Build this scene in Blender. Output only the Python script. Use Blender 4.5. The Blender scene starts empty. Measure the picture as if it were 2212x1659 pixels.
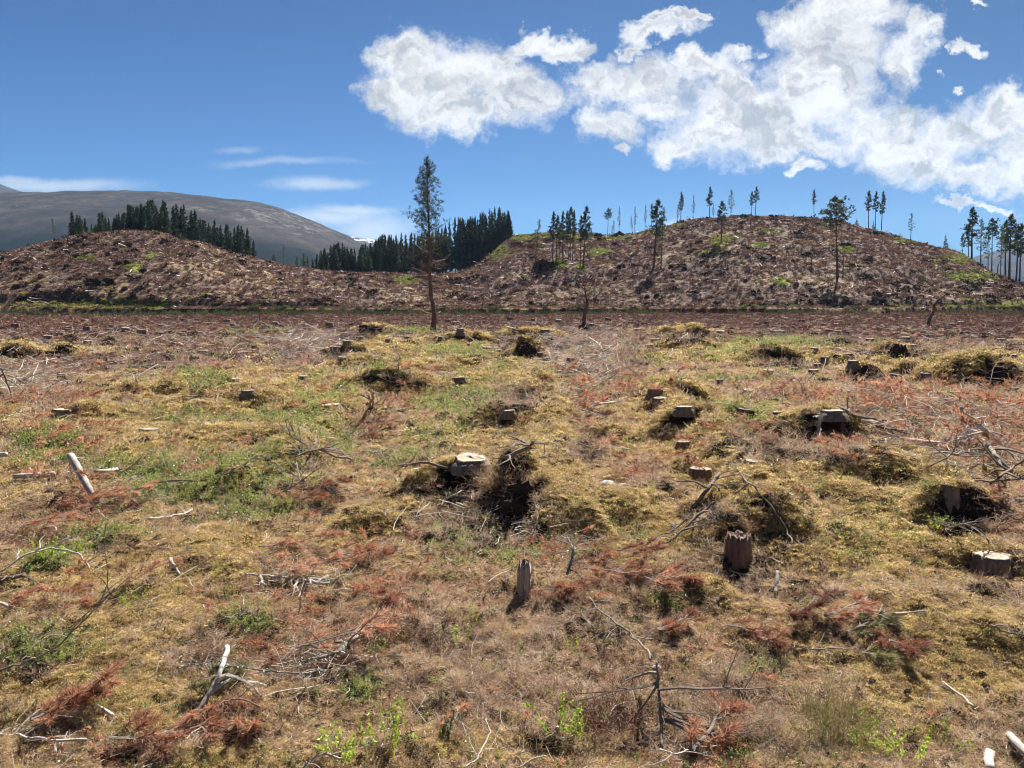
import bpy, math, random
import numpy as np
from mathutils import Vector

scene = bpy.context.scene
R = math.radians
# ------------------------------------------------------------------ camera, sun, sky, exposure
PF, PCX, PCY, PH = 1620.0, 1106.0, 829.5, 650.0      # picture measured on a 2212 x 1659 grid; horizon line at 650
PITCH = math.atan((PCY - PH) / PF)
CAM_Z = 2.0
SUN_AZ, SUN_EL = R(22), R(47)
cam_data = bpy.data.cameras.new("camera")
cam = bpy.data.objects.new("camera", cam_data)
scene.collection.objects.link(cam)
cam.location = (0, 0, CAM_Z)
cam.rotation_euler = (math.pi / 2 - PITCH, 0, 0)
cam_data.sensor_width = 36.0
cam_data.lens = 36.0 * PF / 2212.0
cam_data.clip_start, cam_data.clip_end = 0.05, 20000
scene.camera = cam

sun_data = bpy.data.lights.new("sun", 'SUN')
sun_data.energy, sun_data.angle, sun_data.color = 5.0, R(0.5), (1.0, 0.95, 0.87)
sun = bpy.data.objects.new("sun", sun_data)
scene.collection.objects.link(sun)
sdir = Vector((math.sin(SUN_AZ) * math.cos(SUN_EL), math.cos(SUN_AZ) * math.cos(SUN_EL), math.sin(SUN_EL)))
sun.rotation_euler = (-sdir).to_track_quat('-Z', 'Y').to_euler()
sun.location = sdir * 50

scene.view_settings.view_transform = 'Standard'
scene.view_settings.look = 'None'
scene.view_settings.exposure = 1.5
scene.view_settings.gamma = 1.0
cy = scene.cycles
cy.max_bounces, cy.diffuse_bounces, cy.glossy_bounces, cy.transmission_bounces = 5, 3, 1, 3
cy.volume_bounces = 0
cy.transparent_max_bounces = 6
cy.caustics_reflective = cy.caustics_refractive = False
cy.use_denoising = True
cy.denoising_prefilter = 'ACCURATE'
cy.filter_width = 1.1
cy.use_adaptive_sampling = True
cy.adaptive_threshold = 0.01
scene.render.engine = 'CYCLES'

# ---- node helper
class NT:
    def __init__(s, tree): s.t = tree; s.n = tree.nodes; s.l = tree.links
    def _in(s, sock, v):
        if v is None: return
        if isinstance(v, bpy.types.NodeSocket): s.l.new(v, sock)
        else: sock.default_value = v
    def math(s, op, a, b=None, c=None, clamp=False):
        m = s.n.new('ShaderNodeMath'); m.operation = op; m.use_clamp = clamp
        for i, v in enumerate((a, b, c)): s._in(m.inputs[i], v)
        return m.outputs[0]
    def vmath(s, op, a, b=None, c=None, out=0):
        m = s.n.new('ShaderNodeVectorMath'); m.operation = op
        for i, v in enumerate((a, b, c)): s._in(m.inputs[i], v)
        return m.outputs[out]
    def noise(s, vec, scale, detail=4, rough=.55, dist=0, out=0, lac=2.0):
        m = s.n.new('ShaderNodeTexNoise'); s._in(m.inputs['Vector'], vec)
        m.inputs['Scale'].default_value = scale; m.inputs['Detail'].default_value = detail
        m.inputs['Roughness'].default_value = rough; m.inputs['Distortion'].default_value = dist
        m.inputs['Lacunarity'].default_value = lac
        return m.outputs[out]
    def ramp(s, v, lo, hi, a=0.0, b=1.0, smooth=True):
        m = s.n.new('ShaderNodeMapRange'); m.interpolation_type = 'SMOOTHSTEP' if smooth else 'LINEAR'
        s._in(m.inputs[0], v); s._in(m.inputs[1], lo); s._in(m.inputs[2], hi); s._in(m.inputs[3], a); s._in(m.inputs[4], b)
        return m.outputs[0]
    def mix(s, f, a, b, mode='MIX'):
        m = s.n.new('ShaderNodeMix'); m.data_type = 'RGBA'; m.blend_type = mode
        s._in(m.inputs[0], f); s._in(m.inputs[6], a if not isinstance(a, tuple) or len(a) == 4 else (*a, 1))
        s._in(m.inputs[7], b if not isinstance(b, tuple) or len(b) == 4 else (*b, 1))
        return m.outputs[2]
    def colramp(s, v, stops):
        m = s.n.new('ShaderNodeValToRGB'); e = m.color_ramp.elements
        while len(e) < len(stops): e.new(0.5)
        for i, (p, c) in enumerate(stops): e[i].position = p; e[i].color = (*c, 1)
        s._in(m.inputs[0], v); return m.outputs[0]

def px_uv(px, py):
    """direction through a point of the picture, as (x/y, z/y)"""
    X, Y = (px - PCX) / PF, -(py - PCY) / PF
    c, s_ = math.cos(PITCH), math.sin(PITCH)
    dy, dz = c + Y * s_, -s_ + Y * c
    return X / dy, dz / dy

world = bpy.data.worlds.new("World"); scene.world = world; world.use_nodes = True
w = NT(world.node_tree); w.n.clear()
sky = w.n.new('ShaderNodeTexSky'); sky.sky_type = 'NISHITA'; sky.sun_disc = False
sky.sun_elevation, sky.sun_rotation = SUN_EL, SUN_AZ
sky.altitude = 300; sky.air_density = 1.0; sky.dust_density = 0.4; sky.ozone_density = 2.0
tc = w.n.new('ShaderNodeTexCoord')
D = w.vmath('NORMALIZE', tc.outputs['Generated'])
sep = w.n.new('ShaderNodeSeparateXYZ'); w._in(sep.inputs[0], D)
dy = w.math('MAXIMUM', w.math('ABSOLUTE', sep.outputs[1]), 0.05)
U = w.math('DIVIDE', sep.outputs[0], dy); V = w.math('DIVIDE', sep.outputs[2], dy)
cmb = w.n.new('ShaderNodeCombineXYZ'); w._in(cmb.inputs[0], U); w._in(cmb.inputs[1], V)
UV = cmb.outputs[0]
# edges frayed by two scales of turbulence
wn = w.vmath('SUBTRACT', w.noise(UV, 9.0, 6, .62, out=1), (.5, .5, .5))
wf = w.vmath('SUBTRACT', w.noise(UV, 30.0, 5, .65, out=1), (.5, .5, .5))
UVw = w.vmath('MULTIPLY_ADD', wn, (.16, .10, 0), w.vmath('MULTIPLY_ADD', wf, (.055, .045, 0), UV))
def cloud_field(uv, ells, k=0.35, shr=.95):
    acc = None
    for (px, py, rx, ry) in ells:
        u, v = px_uv(px, py); su, sv = PF / rx / shr, PF / ry / shr
        q = w.vmath('MULTIPLY_ADD', uv, (su, sv, 0), (-u * su, -v * sv, 0))
        q = w.n.new and w.vmath('MULTIPLY', q, (1, 1, 0))
        d = w.vmath('LENGTH', q, out=1)
        acc = d if acc is None else w.math('SMOOTH_MIN', acc, d, k)
    return acc
CUMULUS = [(960,165,135,95),(885,108,85,42),(840,200,75,38),(1110,200,110,62),(990,250,120,42),(1160,92,85,22),(1225,100,45,26),(1085,120,45,30),
 (1290,175,80,42),(1400,165,100,52),(1320,262,70,36),(1420,225,60,35),(1500,135,70,28),(1590,120,40,18),
 (1570,205,95,62),(1620,275,190,72),(1770,190,120,100),(1790,90,110,95),(1850,25,100,50),(1715,40,70,36),(1960,125,62,58),(1990,60,34,42),
 (1480,305,85,34),(1700,320,170,38),(1900,270,120,60),(1990,340,110,62),(2090,280,110,66),(2190,235,70,52),(2110,380,140,36),(2230,330,90,80),
 (1425,62,55,22),(1372,90,28,16),(1455,32,50,14),(2068,112,20,14),(2084,177,20,8),(2060,438,58,10),(2150,448,46,10),(2062,6,32,8),(1730,378,40,16),(1330,318,34,12)]
cd = cloud_field(UVw, CUMULUS)
det = w.noise(UVw, 13.0, 9, .66)
det2 = w.noise(UV, 40.0, 6, .6)
det3 = w.noise(UV, 7.0, 4, .5)
cdn = w.math('ADD', cd, w.math('MULTIPLY', w.math('SUBTRACT', det, .5), -1.35))
cdn = w.math('ADD', cdn, w.math('MULTIPLY', w.math('SUBTRACT', det2, .5), -.70))
dens = w.math('POWER', w.ramp(cdn, 1.32, .50), .8)
depth = w.ramp(cdn, .95, -.15)
# thickness seen from below: relief from the same turbulence shifted towards the sun
shift = w.vmath('ADD', UV, (0.012, 0.03, 0))
relief = w.math('SUBTRACT', w.noise(UVw, 9.0, 9, .60), w.noise(w.vmath('ADD', UVw, (.010, .028, 0)), 9.0, 9, .60))
relief2 = w.math('SUBTRACT', w.noise(UVw, 34.0, 6, .6), w.noise(w.vmath('ADD', UVw, (0.003, 0.009, 0)), 34.0, 6, .6))
lum = w.math('MULTIPLY_ADD', relief, 2.7, .74)
lum = w.math('MULTIPLY_ADD', relief2, 1.5, lum)
lum = w.math('SUBTRACT', lum, w.math('MULTIPLY', w.math('MULTIPLY', depth, w.ramp(det3, .28, .66)), .62))
lum = w.ramp(lum, -.05, 1.05, .50, 1.0)
ccol = w.mix(w.ramp(lum, .4, .85), (.90, .95, 1.0), (1.0, .995, .985))
cloud_c = w.vmath('SCALE', ccol); w._in(cloud_c.node.inputs[3], lum)
# thin low cloud and wisps
WISP = [(90,398,190,15),(30,388,80,10),(700,470,130,20),(800,500,110,32),(760,455,90,10),(620,350,160,9),(680,400,90,14),(520,322,60,8),(1480,485,60,14)]
uvs = w.vmath('MULTIPLY_ADD', wn, (.12, .03, 0), UV)
wd = w.ramp(w.math('ADD', cloud_field(uvs, WISP, .5), w.math('MULTIPLY', w.math('SUBTRACT', w.noise(w.vmath('MULTIPLY', UV, (1, 3, 1)), 8.0, 5, .6), .5), -1.3)), 1.5, .1)
weak = w.ramp(V, .20, .13, .28, .85)
wd = w.math('MULTIPLY', wd, weak)
mult = w.n.new('ShaderNodeVectorMath'); mult.operation = 'MULTIPLY'; 
tone = w.math('MULTIPLY', w.ramp(V, .04, .42, .93, .62, smooth=False), w.ramp(U, -.65, .45, 1.03, .70, smooth=False))
skt = w.vmath('SCALE', sky.outputs[0]); w._in(skt.node.inputs[3], tone)
w._in(mult.inputs[0], skt); mult.inputs[1].default_value = (.18, .45, .79)
gam = w.n.new('ShaderNodeGamma'); w._in(gam.inputs[0], mult.outputs[0]); gam.inputs[1].default_value = 1.0
bg1 = w.n.new('ShaderNodeBackground'); w._in(bg1.inputs[0], gam.outputs[0]); bg1.inputs[1].default_value = .045
bg2 = w.n.new('ShaderNodeBackground'); w._in(bg2.inputs[0], cloud_c); bg2.inputs[1].default_value = .335
bg3 = w.n.new('ShaderNodeBackground'); bg3.inputs[0].default_value = (.80, .88, .97, 1); bg3.inputs[1].default_value = .30
m0 = w.n.new('ShaderNodeMixShader'); w._in(m0.inputs[0], wd); w.l.new(bg1.outputs[0], m0.inputs[1]); w.l.new(bg3.outputs[0], m0.inputs[2])
m1 = w.n.new('ShaderNodeMixShader'); w._in(m1.inputs[0], dens); w.l.new(m0.outputs[0], m1.inputs[1]); w.l.new(bg2.outputs[0], m1.inputs[2])
wo = w.n.new('ShaderNodeOutputWorld'); w.l.new(m1.outputs[0], wo.inputs[0])
world.cycles.sampling_method = 'MANUAL'; world.cycles.sample_map_resolution = 512

# ------------------------------------------------------------------ noise and the lie of the land
def _hash(ix, iy, seed):
    h = (ix.astype(np.int64) * 374761393 + iy.astype(np.int64) * 668265263 + seed * 974634777) & 0xffffffff
    h = ((h ^ (h >> 13)) * 1274126177) & 0xffffffff
    h = ((h ^ (h >> 15)) * 2246822519) & 0xffffffff
    return ((h ^ (h >> 14)) & 0xffff) / 65535.0
def vn(x, y, seed=0):
    ix, iy = np.floor(x), np.floor(y); fx, fy = x - ix, y - iy
    fx = fx ** 3 * (fx * (fx * 6 - 15) + 10); fy = fy ** 3 * (fy * (fy * 6 - 15) + 10)
    a, b, c, d = _hash(ix, iy, seed), _hash(ix + 1, iy, seed), _hash(ix, iy + 1, seed), _hash(ix + 1, iy + 1, seed)
    return (a + (b - a) * fx) * (1 - fy) + (c + (d - c) * fx) * fy - .5
def fbm(x, y, seed=0, o=4, g=.5):
    s_, a = 0, 1.0
    for i in range(o):
        s_ = s_ + a * vn(x, y, seed + i * 17); x, y = x * 2.03 + 13.7, y * 2.03 - 7.1; a *= g
    return s_
def sstep(a, b, x):
    t = np.clip((x - a) / (b - a), 0, 1); return t * t * (3 - 2 * t)

def flat_xy(px, py, z=0.0):
    u, v = px_uv(px, py); t = (z - CAM_Z) / v
    return u * t, t

# skyline of the felled hills: (px, py on the picture grid, distance of the crest)
SKY = [(-1500,640,190),(-700,585,180),(-250,560,170),(0,545,165),(50,532,165),(100,523,165),(180,502,165),(235,494,165),(270,491,165),(330,493,165),(420,514,168),(520,545,175),(600,563,183),(700,578,195),
 (800,586,210),(880,588,222),(960,587,232),(1010,582,238),(1045,566,238),(1075,540,238),(1095,520,238),(1115,508,238),(1160,504,238),(1240,507,236),(1320,511,232),(1380,503,228),(1430,490,222),(1480,479,218),(1550,471,215),(1650,464,212),(1740,465,210),(1800,472,208),
 (1860,487,206),(1920,500,204),(1980,517,200),(2020,531,198),(2060,536,195),(2090,555,190),(2140,585,185),(2200,608,180),(2300,630,170),(2600,640,165),(3700,645,165)]
_sa = np.array([px_uv(p[0], p[1])[0] for p in SKY]); _se = np.array([px_uv(p[0], p[1])[1] for p in SKY]); _sr = np.array([p[2] for p in SKY], float)
def foot(x): return 112 + 2.5 * np.sin(x / 37.0) + 1.5 * np.sin(x / 13.0 + 1)
def _S(t): return np.sin(np.pi / 2 * np.clip((t - .09) / .91, 0, 1)) ** 1.15
_H = []
for a_, e_, r_ in zip(_sa, _se, _sr):                    # crest height that gives the skyline its elevation
    ys = np.linspace(115, r_, 300); yb = foot(a_ * ys)
    h = 1.0
    lo, hi = 0.0, 80.0
    for _ in range(40):
        h = (lo + hi) / 2
        if np.max((h * _S((ys - yb) / (r_ - yb)) - CAM_Z) / ys) < e_: lo = h
        else: hi = h
    _H.append(h)
_H = np.array(_H)
_ga = np.linspace(_sa[0], _sa[-1], 4000)
_gH = np.interp(_ga, _sa, _H); _gr = np.interp(_ga, _sa, _sr)
_k = np.exp(-np.linspace(-2, 2, 41) ** 2); _k /= _k.sum()
_gH = np.convolve(np.pad(_gH, 20, 'edge'), _k, 'valid'); _gr = np.convolve(np.pad(_gr, 20, 'edge'), _k, 'valid')

# hummocks on the near ground: (px, py of the foot line, radius x, depth back, depth front, height)
MOUNDS = [(1000,1082,.95,.9,.22,.30),(1120,1110,.42,.9,.16,.42),(1180,1125,.30,.8,.22,.30),(940,1085,.8,.6,.25,.16),(1640,1130,.75,.8,.25,.34),(1560,1135,.45,.5,.2,.22),(1520,960,.95,1.5,.5,.35),(1490,880,1.1,1.5,.5,.35),
 (1580,1180,.45,.4,.3,.12),(1320,1150,.55,.5,.5,.14),(800,1160,.42,.4,.25,.15),(1930,1085,1.3,1.2,.6,.26),(2080,1150,.55,.7,.14,.30),(1590,930,.9,.9,.3,.34),(1780,955,1.3,1.0,.5,.34),
 (820,860,1.7,1.6,.8,.42),(560,960,1.4,1.3,.6,.18),(480,890,1.8,1.5,.9,.28),(1100,930,1.2,1.1,.5,.26),(950,850,1.5,.8,.4,.22),(1140,775,.8,1.2,.3,.55),(800,722,2.2,2,.7,.5),(1485,727,2.6,2,.7,.5),(1500,760,2.5,2,.9,.4),
 (2160,835,2.1,2.2,.9,.65),(1690,783,1.6,1.2,.4,.4),(1880,793,1.2,1,.3,.3),(1940,770,1.0,.9,.3,.5),(1150,735,3,2,1,.4),(620,900,1.0,.9,.5,.15),(1000,745,2.0,1.5,.4,.45),(760,770,1.6,1.2,.35,.4),
 (20,775,1.2,1.6,.3,.5),(130,765,1.0,.8,.3,.4),(380,900,1.3,1,.5,.15),(660,1075,.6,.5,.3,.12),(1870,823,1.0,.8,.3,.35),(2000,822,.9,1.2,.3,.45),(140,905,.7,.7,.3,.16),(1300,960,.9,.8,.5,.12),(2180,1225,.5,.5,.2,.12),(300,860,1.5,1.2,.7,.2)]
_M = []
for (px, py, rx, rb, rf, h) in MOUNDS:
    x0, y0 = flat_xy(px, py); rf = max(rf, h * .85); _M.append((x0, y0 + rf, rx, rb, rf, h))
RIDGES = [([(1415,845),(1475,895),(1530,945),(1580,1005),(1625,1065),(1680,1140)],.60,.46,.32),([(1100,830),(1185,880),(1215,950),(1190,1010),(1205,1080),(1235,1140)],.55,.44,.30),
 ([(760,850),(700,930),(620,1000),(520,1050)],.7,.5,.20),([(1900,1000),(1990,1030),(2040,1080),(2080,1120)],.5,.35,.22),([(1330,1110),(1400,1090),(1450,1060),(1500,1030)],.45,.3,.14),([(1000,835),(1090,815),(1180,830)],.8,.5,.25),
 ([(300,860),(420,840),(560,850),(680,880)],.8,.5,.22),([(1600,760),(1750,775),(1900,790)],1.2,.7,.3),([(760,790),(900,800),(1010,790)],1.1,.7,.3),([(1750,1040),(1830,1075),(1930,1100)],.5,.35,.16),([(300,1180),(420,1200),(520,1260)],.35,.25,.10),([(1300,1330),(1420,1300),(1540,1290)],.3,.22,.08)]
_R = []
for (pts, wb_, wf_, h) in RIDGES:
    L_ = [flat_xy(*q) for q in pts]; _R.append((L_, wb_, wf_, h))
PITS = [(1640,985,.9,.30,.30),(1120,1120,.40,.12,.16),(1230,1000,.7,1.0,.08),(2090,1165,.45,.12,.12),(1190,1600,.35,.10,.06),(1700,1250,.9,.6,.05)]
_P = []
for (px, py, rx, ry, h) in PITS:
    x0, y0 = flat_xy(px, py); _P.append((x0, y0, rx, ry, h))

def T(x, y, only=False):
    x = np.asarray(x, float); y = np.asarray(y, float)
    r = np.hypot(x, y)
    z = .35 * fbm(x / 19, y / 19, 3, 3) * sstep(10, 40, r)
    hum = sstep(-.1, .25, fbm(x / 14 + 5, y / 14, 91, 2))
    z = z + .30 * fbm(x / 2.6, y / 2.6, 11, 4) * (.35 + .65 * hum) * sstep(0.5, 14, r) + .15 * fbm(x / .9, y / .9, 21, 3) + .075 * fbm(x / .24, y / .24, 31, 3)
    near = r < 75
    if near.any():
        xn, yn = x[near], y[near]
        xw = xn + .16 * fbm(xn / .5, yn / .5, 41, 3); yw = yn + .12 * fbm(xn / .4, yn / .4, 47, 3)
        add = np.zeros_like(xn)
        for (x0, y0, rx, rb, rf, h) in _M:
            s_ = 1 + .06 * (y0 > 20)
            v = np.where(yw < y0, (yw - y0) / (rf * s_), (yw - y0) / rb); q = np.hypot((xw - x0) / rx, v)
            add = np.maximum(add, 1.12 * h * (1 - sstep(.12, 1.0, q)))
        for (L_, wb_, wf_, h) in _R:                       # long rounded banks: steep towards the viewer, easy behind
            best = np.full_like(xn, 9.0)
            for (ax, ay), (bx, by) in zip(L_[:-1], L_[1:]):
                dx_, dy_ = bx - ax, by - ay; t = np.clip(((xw - ax) * dx_ + (yw - ay) * dy_) / (dx_ * dx_ + dy_ * dy_), 0, 1)
                ex, ey = xw - ax - t * dx_, yw - ay - t * dy_
                best = np.minimum(best, np.hypot(ex, ey) / np.where(ex * .8 - ey * .6 > 0, wf_, wb_))
            add = np.maximum(add, h * (1 - sstep(.05, 1.0, best)) ** .8 + 0 * add)
        if only: return near, add
        for (x0, y0, rx, ry, h) in _P:
            q = np.hypot((xw - x0) / rx, (yw - y0) / ry); add = add - h * (1 - sstep(.3, 1, q))
        z[near] += add
    # felled hills
    front = y > 60
    if front.any():
        xf, yf = x[front], y[front]
        a = xf / yf; Hs = np.interp(a, _ga, _gH); Rr = np.interp(a, _ga, _gr); yb = foot(xf)
        t = (yf - yb) / (Rr - yb)
        hz = Hs * _S(t)
        back = sstep(Rr + 2, Rr + 230, yf)
        hz = hz * (1 - back) - 16 * back
        k = sstep(0, .15, t) * (1 - back)
        hz = hz - .9 * sstep(.5, 1, t) * (1 - back) + k * (1.5 * fbm(xf / 24 + 3, yf / 24, 61, 3) + .8 * fbm(xf / 6, yf / 6, 71, 4)) * (1 - .6 * sstep(.8, 1.0, t))
        side = sstep(14, 45, np.abs(xf - 8))
        hz = hz + 1.0 * sstep(0, .5, yf - yb + .1) * (1 - sstep(.05, .7, t)) - .7 * np.exp(-((yf - yb + 2.0) / 1.3) ** 2)
        hz = hz + side * 1.1 * sstep(0, 1.2, yf - yb - 6 - 2 * vn(xf / 9, yf * 0, 5)) * (1 - sstep(.15, .7, t))
        z[front] += hz
    z[y < -2] -= 0
    return z
_z0 = float(T(np.array([0.0]), np.array([0.0]))[0]); CAM_G = _z0
cam.location.z = CAM_Z + 0.0

def project(x, y, z):
    c, s_ = math.cos(PITCH), math.sin(PITCH)
    dz = z - CAM_Z; dep = y * c - dz * s_; up = y * s_ + dz * c
    dep = np.maximum(dep, .01)
    return PCX + PF * x / dep, PCY - PF * up / dep

_ht = np.concatenate([np.geomspace(2.0, 400, 5200)])
def hit(px, py, lift=0.0):
    """where the sight line through a picture point meets the ground"""
    u, v = px_uv(px, py)
    xs, ys, zs = u * _ht, _ht, CAM_Z + v * _ht - lift
    g = T(xs, ys); b = np.nonzero(zs < g)[0]
    if not len(b): return Vector((u * 400, 400, gz(u * 400, 400)))
    i = b[0]
    if i > 0:
        d0, d1 = zs[i - 1] - g[i - 1], zs[i] - g[i]; f = d0 / (d0 - d1) if d0 != d1 else 0
        t = _ht[i - 1] + f * (_ht[i] - _ht[i - 1])
    else: t = _ht[0]
    return Vector((u * t, t, float(T(np.array([u * t]), np.array([t]))[0])))
def gz(x, y): return float(T(np.array([float(x)]), np.array([float(y)]))[0])

# ------------------------------------------------------------------ what grows where
# blobs on the picture grid (px, py, rx, ry); their footprint is fixed to the ground once and for all
ZRED = [(60,1150,90,40),(190,1085,100,28),(640,1215,90,40),(780,1190,60,28),(1230,1200,85,35),(1340,1255,110,38),(1240,905,42,55),(80,885,110,30),(110,810,120,55),(60,1325,75,40),(120,1565,60,30),(270,1622,90,35),(440,1560,70,45),(620,1420,110,42),(700,1350,60,35),(1540,1640,70,40),(1715,1340,40,18),(1900,1390,45,35),(680,1070,60,38),(1900,860,280,45),(2110,910,130,55),(2190,1100,35,40),(1590,925,42,20),(780,925,40,38),(1980,880,200,50),(1300,790,90,90),(650,760,90,45),(1000,1000,0.1,.1),(1260,1290,90,25),(320,800,160,30),(1420,870,0.1,.1),(1700,850,150,22),(1880,985,120,30),(1390,1010,60,20),(850,1255,40,20),(900,700,900,14),(500,715,600,26),(1900,715,450,30),(1300,830,120,40),(2150,980,90,30),(1500,1395,50,20),(1610,1180,0.1,.1)]
ZGREEN = [(650,915,130,50),(620,1010,120,50),(1000,875,90,45),(950,925,80,45),(100,1200,75,45),(200,1150,70,45),(70,1400,120,50),(440,830,60,25),(100,965,90,45),(700,850,60,25),(400,1050,120,40),(1680,745,130,18),(1600,770,90,14),(820,800,60,25),(980,760,90,22),(560,1100,110,40),(300,1010,110,40),(1610,900,50,25),(880,715,100,14),(1750,1330,60,30),(1450,1290,80,30),(1960,1050,60,18),(730,950,60,30),(1040,840,70,16),(760,1480,60,30),(480,985,90,35),(570,722,80,10),(1640,1440,60,30),(540,1330,80,30)]
ZMOSS = [(480,870,330,90),(840,815,100,50),(1500,930,90,110),(1185,1060,60,110),(1650,1110,100,85),(1920,1030,160,60),(800,1125,80,40),(1330,1110,90,50),(1900,1160,240,90),(200,1500,220,80),(2050,1430,220,110),(1400,900,100,60),(900,1060,110,28),(260,960,120,50),(100,905,150,25),(1580,765,220,26),(900,745,200,34),(1050,790,110,26),(2130,790,120,45),(420,930,200,40),(1740,1200,130,60),(1150,940,60,50),(1550,1260,60,30),(180,760,160,10),(30,775,70,18),(1100,830,120,20),(1400,1160,140,50),(500,1180,100,50),(60,1030,80,40),(300,1250,140,60),(1900,1560,200,60),(420,1640,160,40),(1060,1610,160,30)]
ZDARK = [(1650,965,130,40),(950,1062,120,26),(1120,1092,60,28),(1110,870,90,30),(2080,1130,60,28),(1260,975,60,30),(1790,980,120,30),(1190,1590,50,22),(1050,1160,110,35),(2150,1275,70,18),(1600,1245,60,18),(1130,1275,25,20),(700,1075,40,30),(1420,1045,60,20),(2160,810,80,25),(1700,790,70,8),(1480,735,60,8),(800,715,35,9),(1145,768,14,14),(70,1450,60,30),(1560,1115,50,12),(1620,1085,40,14)]  # dark soil and hollows; patches below the foreground stumps paint their cast shadows
ZGREY = [(900,1350,260,120),(1050,1450,220,110),(1600,1470,160,80),(1750,1560,130,70),(1250,1500,200,90),(1300,1360,180,60),(1180,1330,160,70),(400,1400,160,60),(1500,1560,120,60),(2100,960,110,60),(1300,760,90,60),(680,740,60,40)]
def blob(px, py, L, soft=.6):
    m = np.zeros_like(px)
    for (cx, cy_, rx, ry) in L:
        q = np.hypot((px - cx) / rx, (py - cy_) / ry); m = np.maximum(m, 1 - sstep(1 - soft, 1 + soft * .6, q))
    return m
def zones(x, y, z):
    px, py = project(x, y, z)
    r = np.hypot(x, y)
    j1 = fbm(x / 1.1, y / 1.1, 101, 4); j2 = fbm(x / 1.4 + 9, y / 1.4, 111, 4)
    sc = np.clip(1.6 / np.maximum(r, 3) * 60, 1.5, 60)
    pxj, pyj = px + j1 * sc * 2.2, py + j2 * sc * .9
    ahead = (y > 1)
    n1 = fbm(x / 1.6, y / 1.6, 121, 4); n2 = fbm(x / 2.1 + 50, y / 2.1, 131, 4); n3 = fbm(x / 7, y / 7, 141, 4); n4 = fbm(x / 25, y / 25, 151, 3)
    g = {}
    far = sstep(17, 42, r)
    g['red'] = np.clip(blob(pxj, pyj, ZRED) * ahead * (.75 + n1) + sstep(.12, .4, n2) * .5 * (1 - far) + far * sstep(-.25, .2, n3 + n1 * .5) * .75, 0, 1)
    g['green'] = np.clip(blob(pxj, pyj, ZGREEN) * ahead * (.55 + n2 * 1.3) + sstep(.22, .5, n1) * .5 * (1 - far), 0, 1)
    g['moss'] = np.clip(blob(pxj, pyj, ZMOSS) * ahead * (.85 + n1 * .8) + sstep(.1, .35, -n1) * .45 * (1 - .8 * far), 0, 1)
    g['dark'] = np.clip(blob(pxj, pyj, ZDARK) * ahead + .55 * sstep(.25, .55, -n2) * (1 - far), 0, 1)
    near = r < 40
    if near.any():
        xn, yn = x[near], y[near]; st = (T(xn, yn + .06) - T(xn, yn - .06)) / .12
        stp = sstep(.80, 1.4, st + .35 * n2[near]); g['dark'][near] = np.maximum(g['dark'][near], stp)  # steep faces towards the viewer: bare peat colour, also painting the shade there
        r75, ad = T(x, y, True); hump = np.zeros_like(x); hump[r75] = ad; g['moss'] = np.clip(g['moss'] + .8 * sstep(.07, .2, hump + .08 * n1), 0, 1); g['red'] = g['red'] * (1 - .6 * sstep(.1, .25, hump))
        for k_ in ('moss', 'green', 'red'): g[k_][near] *= 1 - .85 * stp
    g['grey'] = np.clip(blob(pxj, pyj, ZGREY) * ahead * (.8 + n3), 0, 1)
    hill = sstep(0, 8, y - foot(x))
    g['hill'] = hill
    hg = blob(px + 8 * n1, py + 4 * n2, HGREEN, .7)
    g['hgreen'] = hg * hill * .8
    bs = blob(px, py, [(340,665,230,30),(2050,665,230,30)], .5)
    g['dark'] = np.maximum(g['dark'], bs * np.exp(-((y - foot(x) - .05) / .55) ** 2) * ahead)  # bank face shade painted into the ground colour, as exposed peat
    trk = np.zeros_like(px)
    for L_ in TRACKS:
        for (ax, ay), (bx, by) in zip(L_[:-1], L_[1:]):
            t = np.clip(((px - ax) * (bx - ax) + (py - ay) * (by - ay)) / ((bx - ax) ** 2 + (by - ay) ** 2), 0, 1); trk = np.maximum(trk, 1 - sstep(3, 9, np.hypot(px - ax - t * (bx - ax), (py - ay - t * (by - ay)) * 1.3)))
    g['track'] = .55 * trk * hill
    g['lane'] = np.clip(blob(pxj, pyj, [(1265,790,75,80),(1240,740,60,30),(670,745,80,30),(2030,940,190,60),(2130,990,90,50),(1980,890,160,30),(640,1250,100,40),(60,830,70,40),(720,1440,110,40),(1180,1150,100,40),(1000,1110,120,30),(2150,900,80,60)]) * ahead, 0, 1)
    ht = fbm(x / 9, y / 5, 161, 5)
    g['htan'] = np.clip(hill * (sstep(-.05, .35, ht) * .8 + blob(px, py, HTAN) * .5), 0, 1)
    bank = np.exp(-((y - foot(x) - 3) / 4.0) ** 2) * ahead
    g['bank'] = bank * np.clip(blob(px, py, [(230,660,160,14),(2150,660,120,16),(120,690,300,8)]) + .15, 0, 1)
    return g
TRACKS = [[(2050,545),(2010,585),(1965,630)],[(1990,600),(1930,640)],[(1885,600),(1840,625),(1790,655)],[(350,510),(300,560),(260,620)],[(420,530),(400,590),(380,640)],[(1500,500),(1420,570),(1370,640)],[(1700,500),(1600,580),(1530,650)],[(560,570),(640,640)]]
HGREEN = [(288,578,22,12),(184,557,24,6),(331,553,16,6),(509,543,16,5),(1140,512,50,9),(1075,545,28,14),(1200,573,26,13),(1255,578,14,10),(1240,512,60,5),(1320,513,40,5),(1400,500,50,5),(1450,486,30,4),(1560,520,28,14),(1640,530,26,6),(1690,610,24,8),(1540,545,30,8),(2070,560,50,10),(2105,600,60,12),(1830,540,20,8),(1960,520,30,6),(880,605,30,8),(1670,500,30,6),(1290,545,30,8)]
HTAN = [(420,590,70,30),(250,600,60,25),(160,620,90,20),(900,610,70,14),(1380,640,120,14),(1760,590,90,30),(520,620,100,20),(90,600,60,20),(1450,560,80,25),(1900,570,80,20)]
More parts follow.
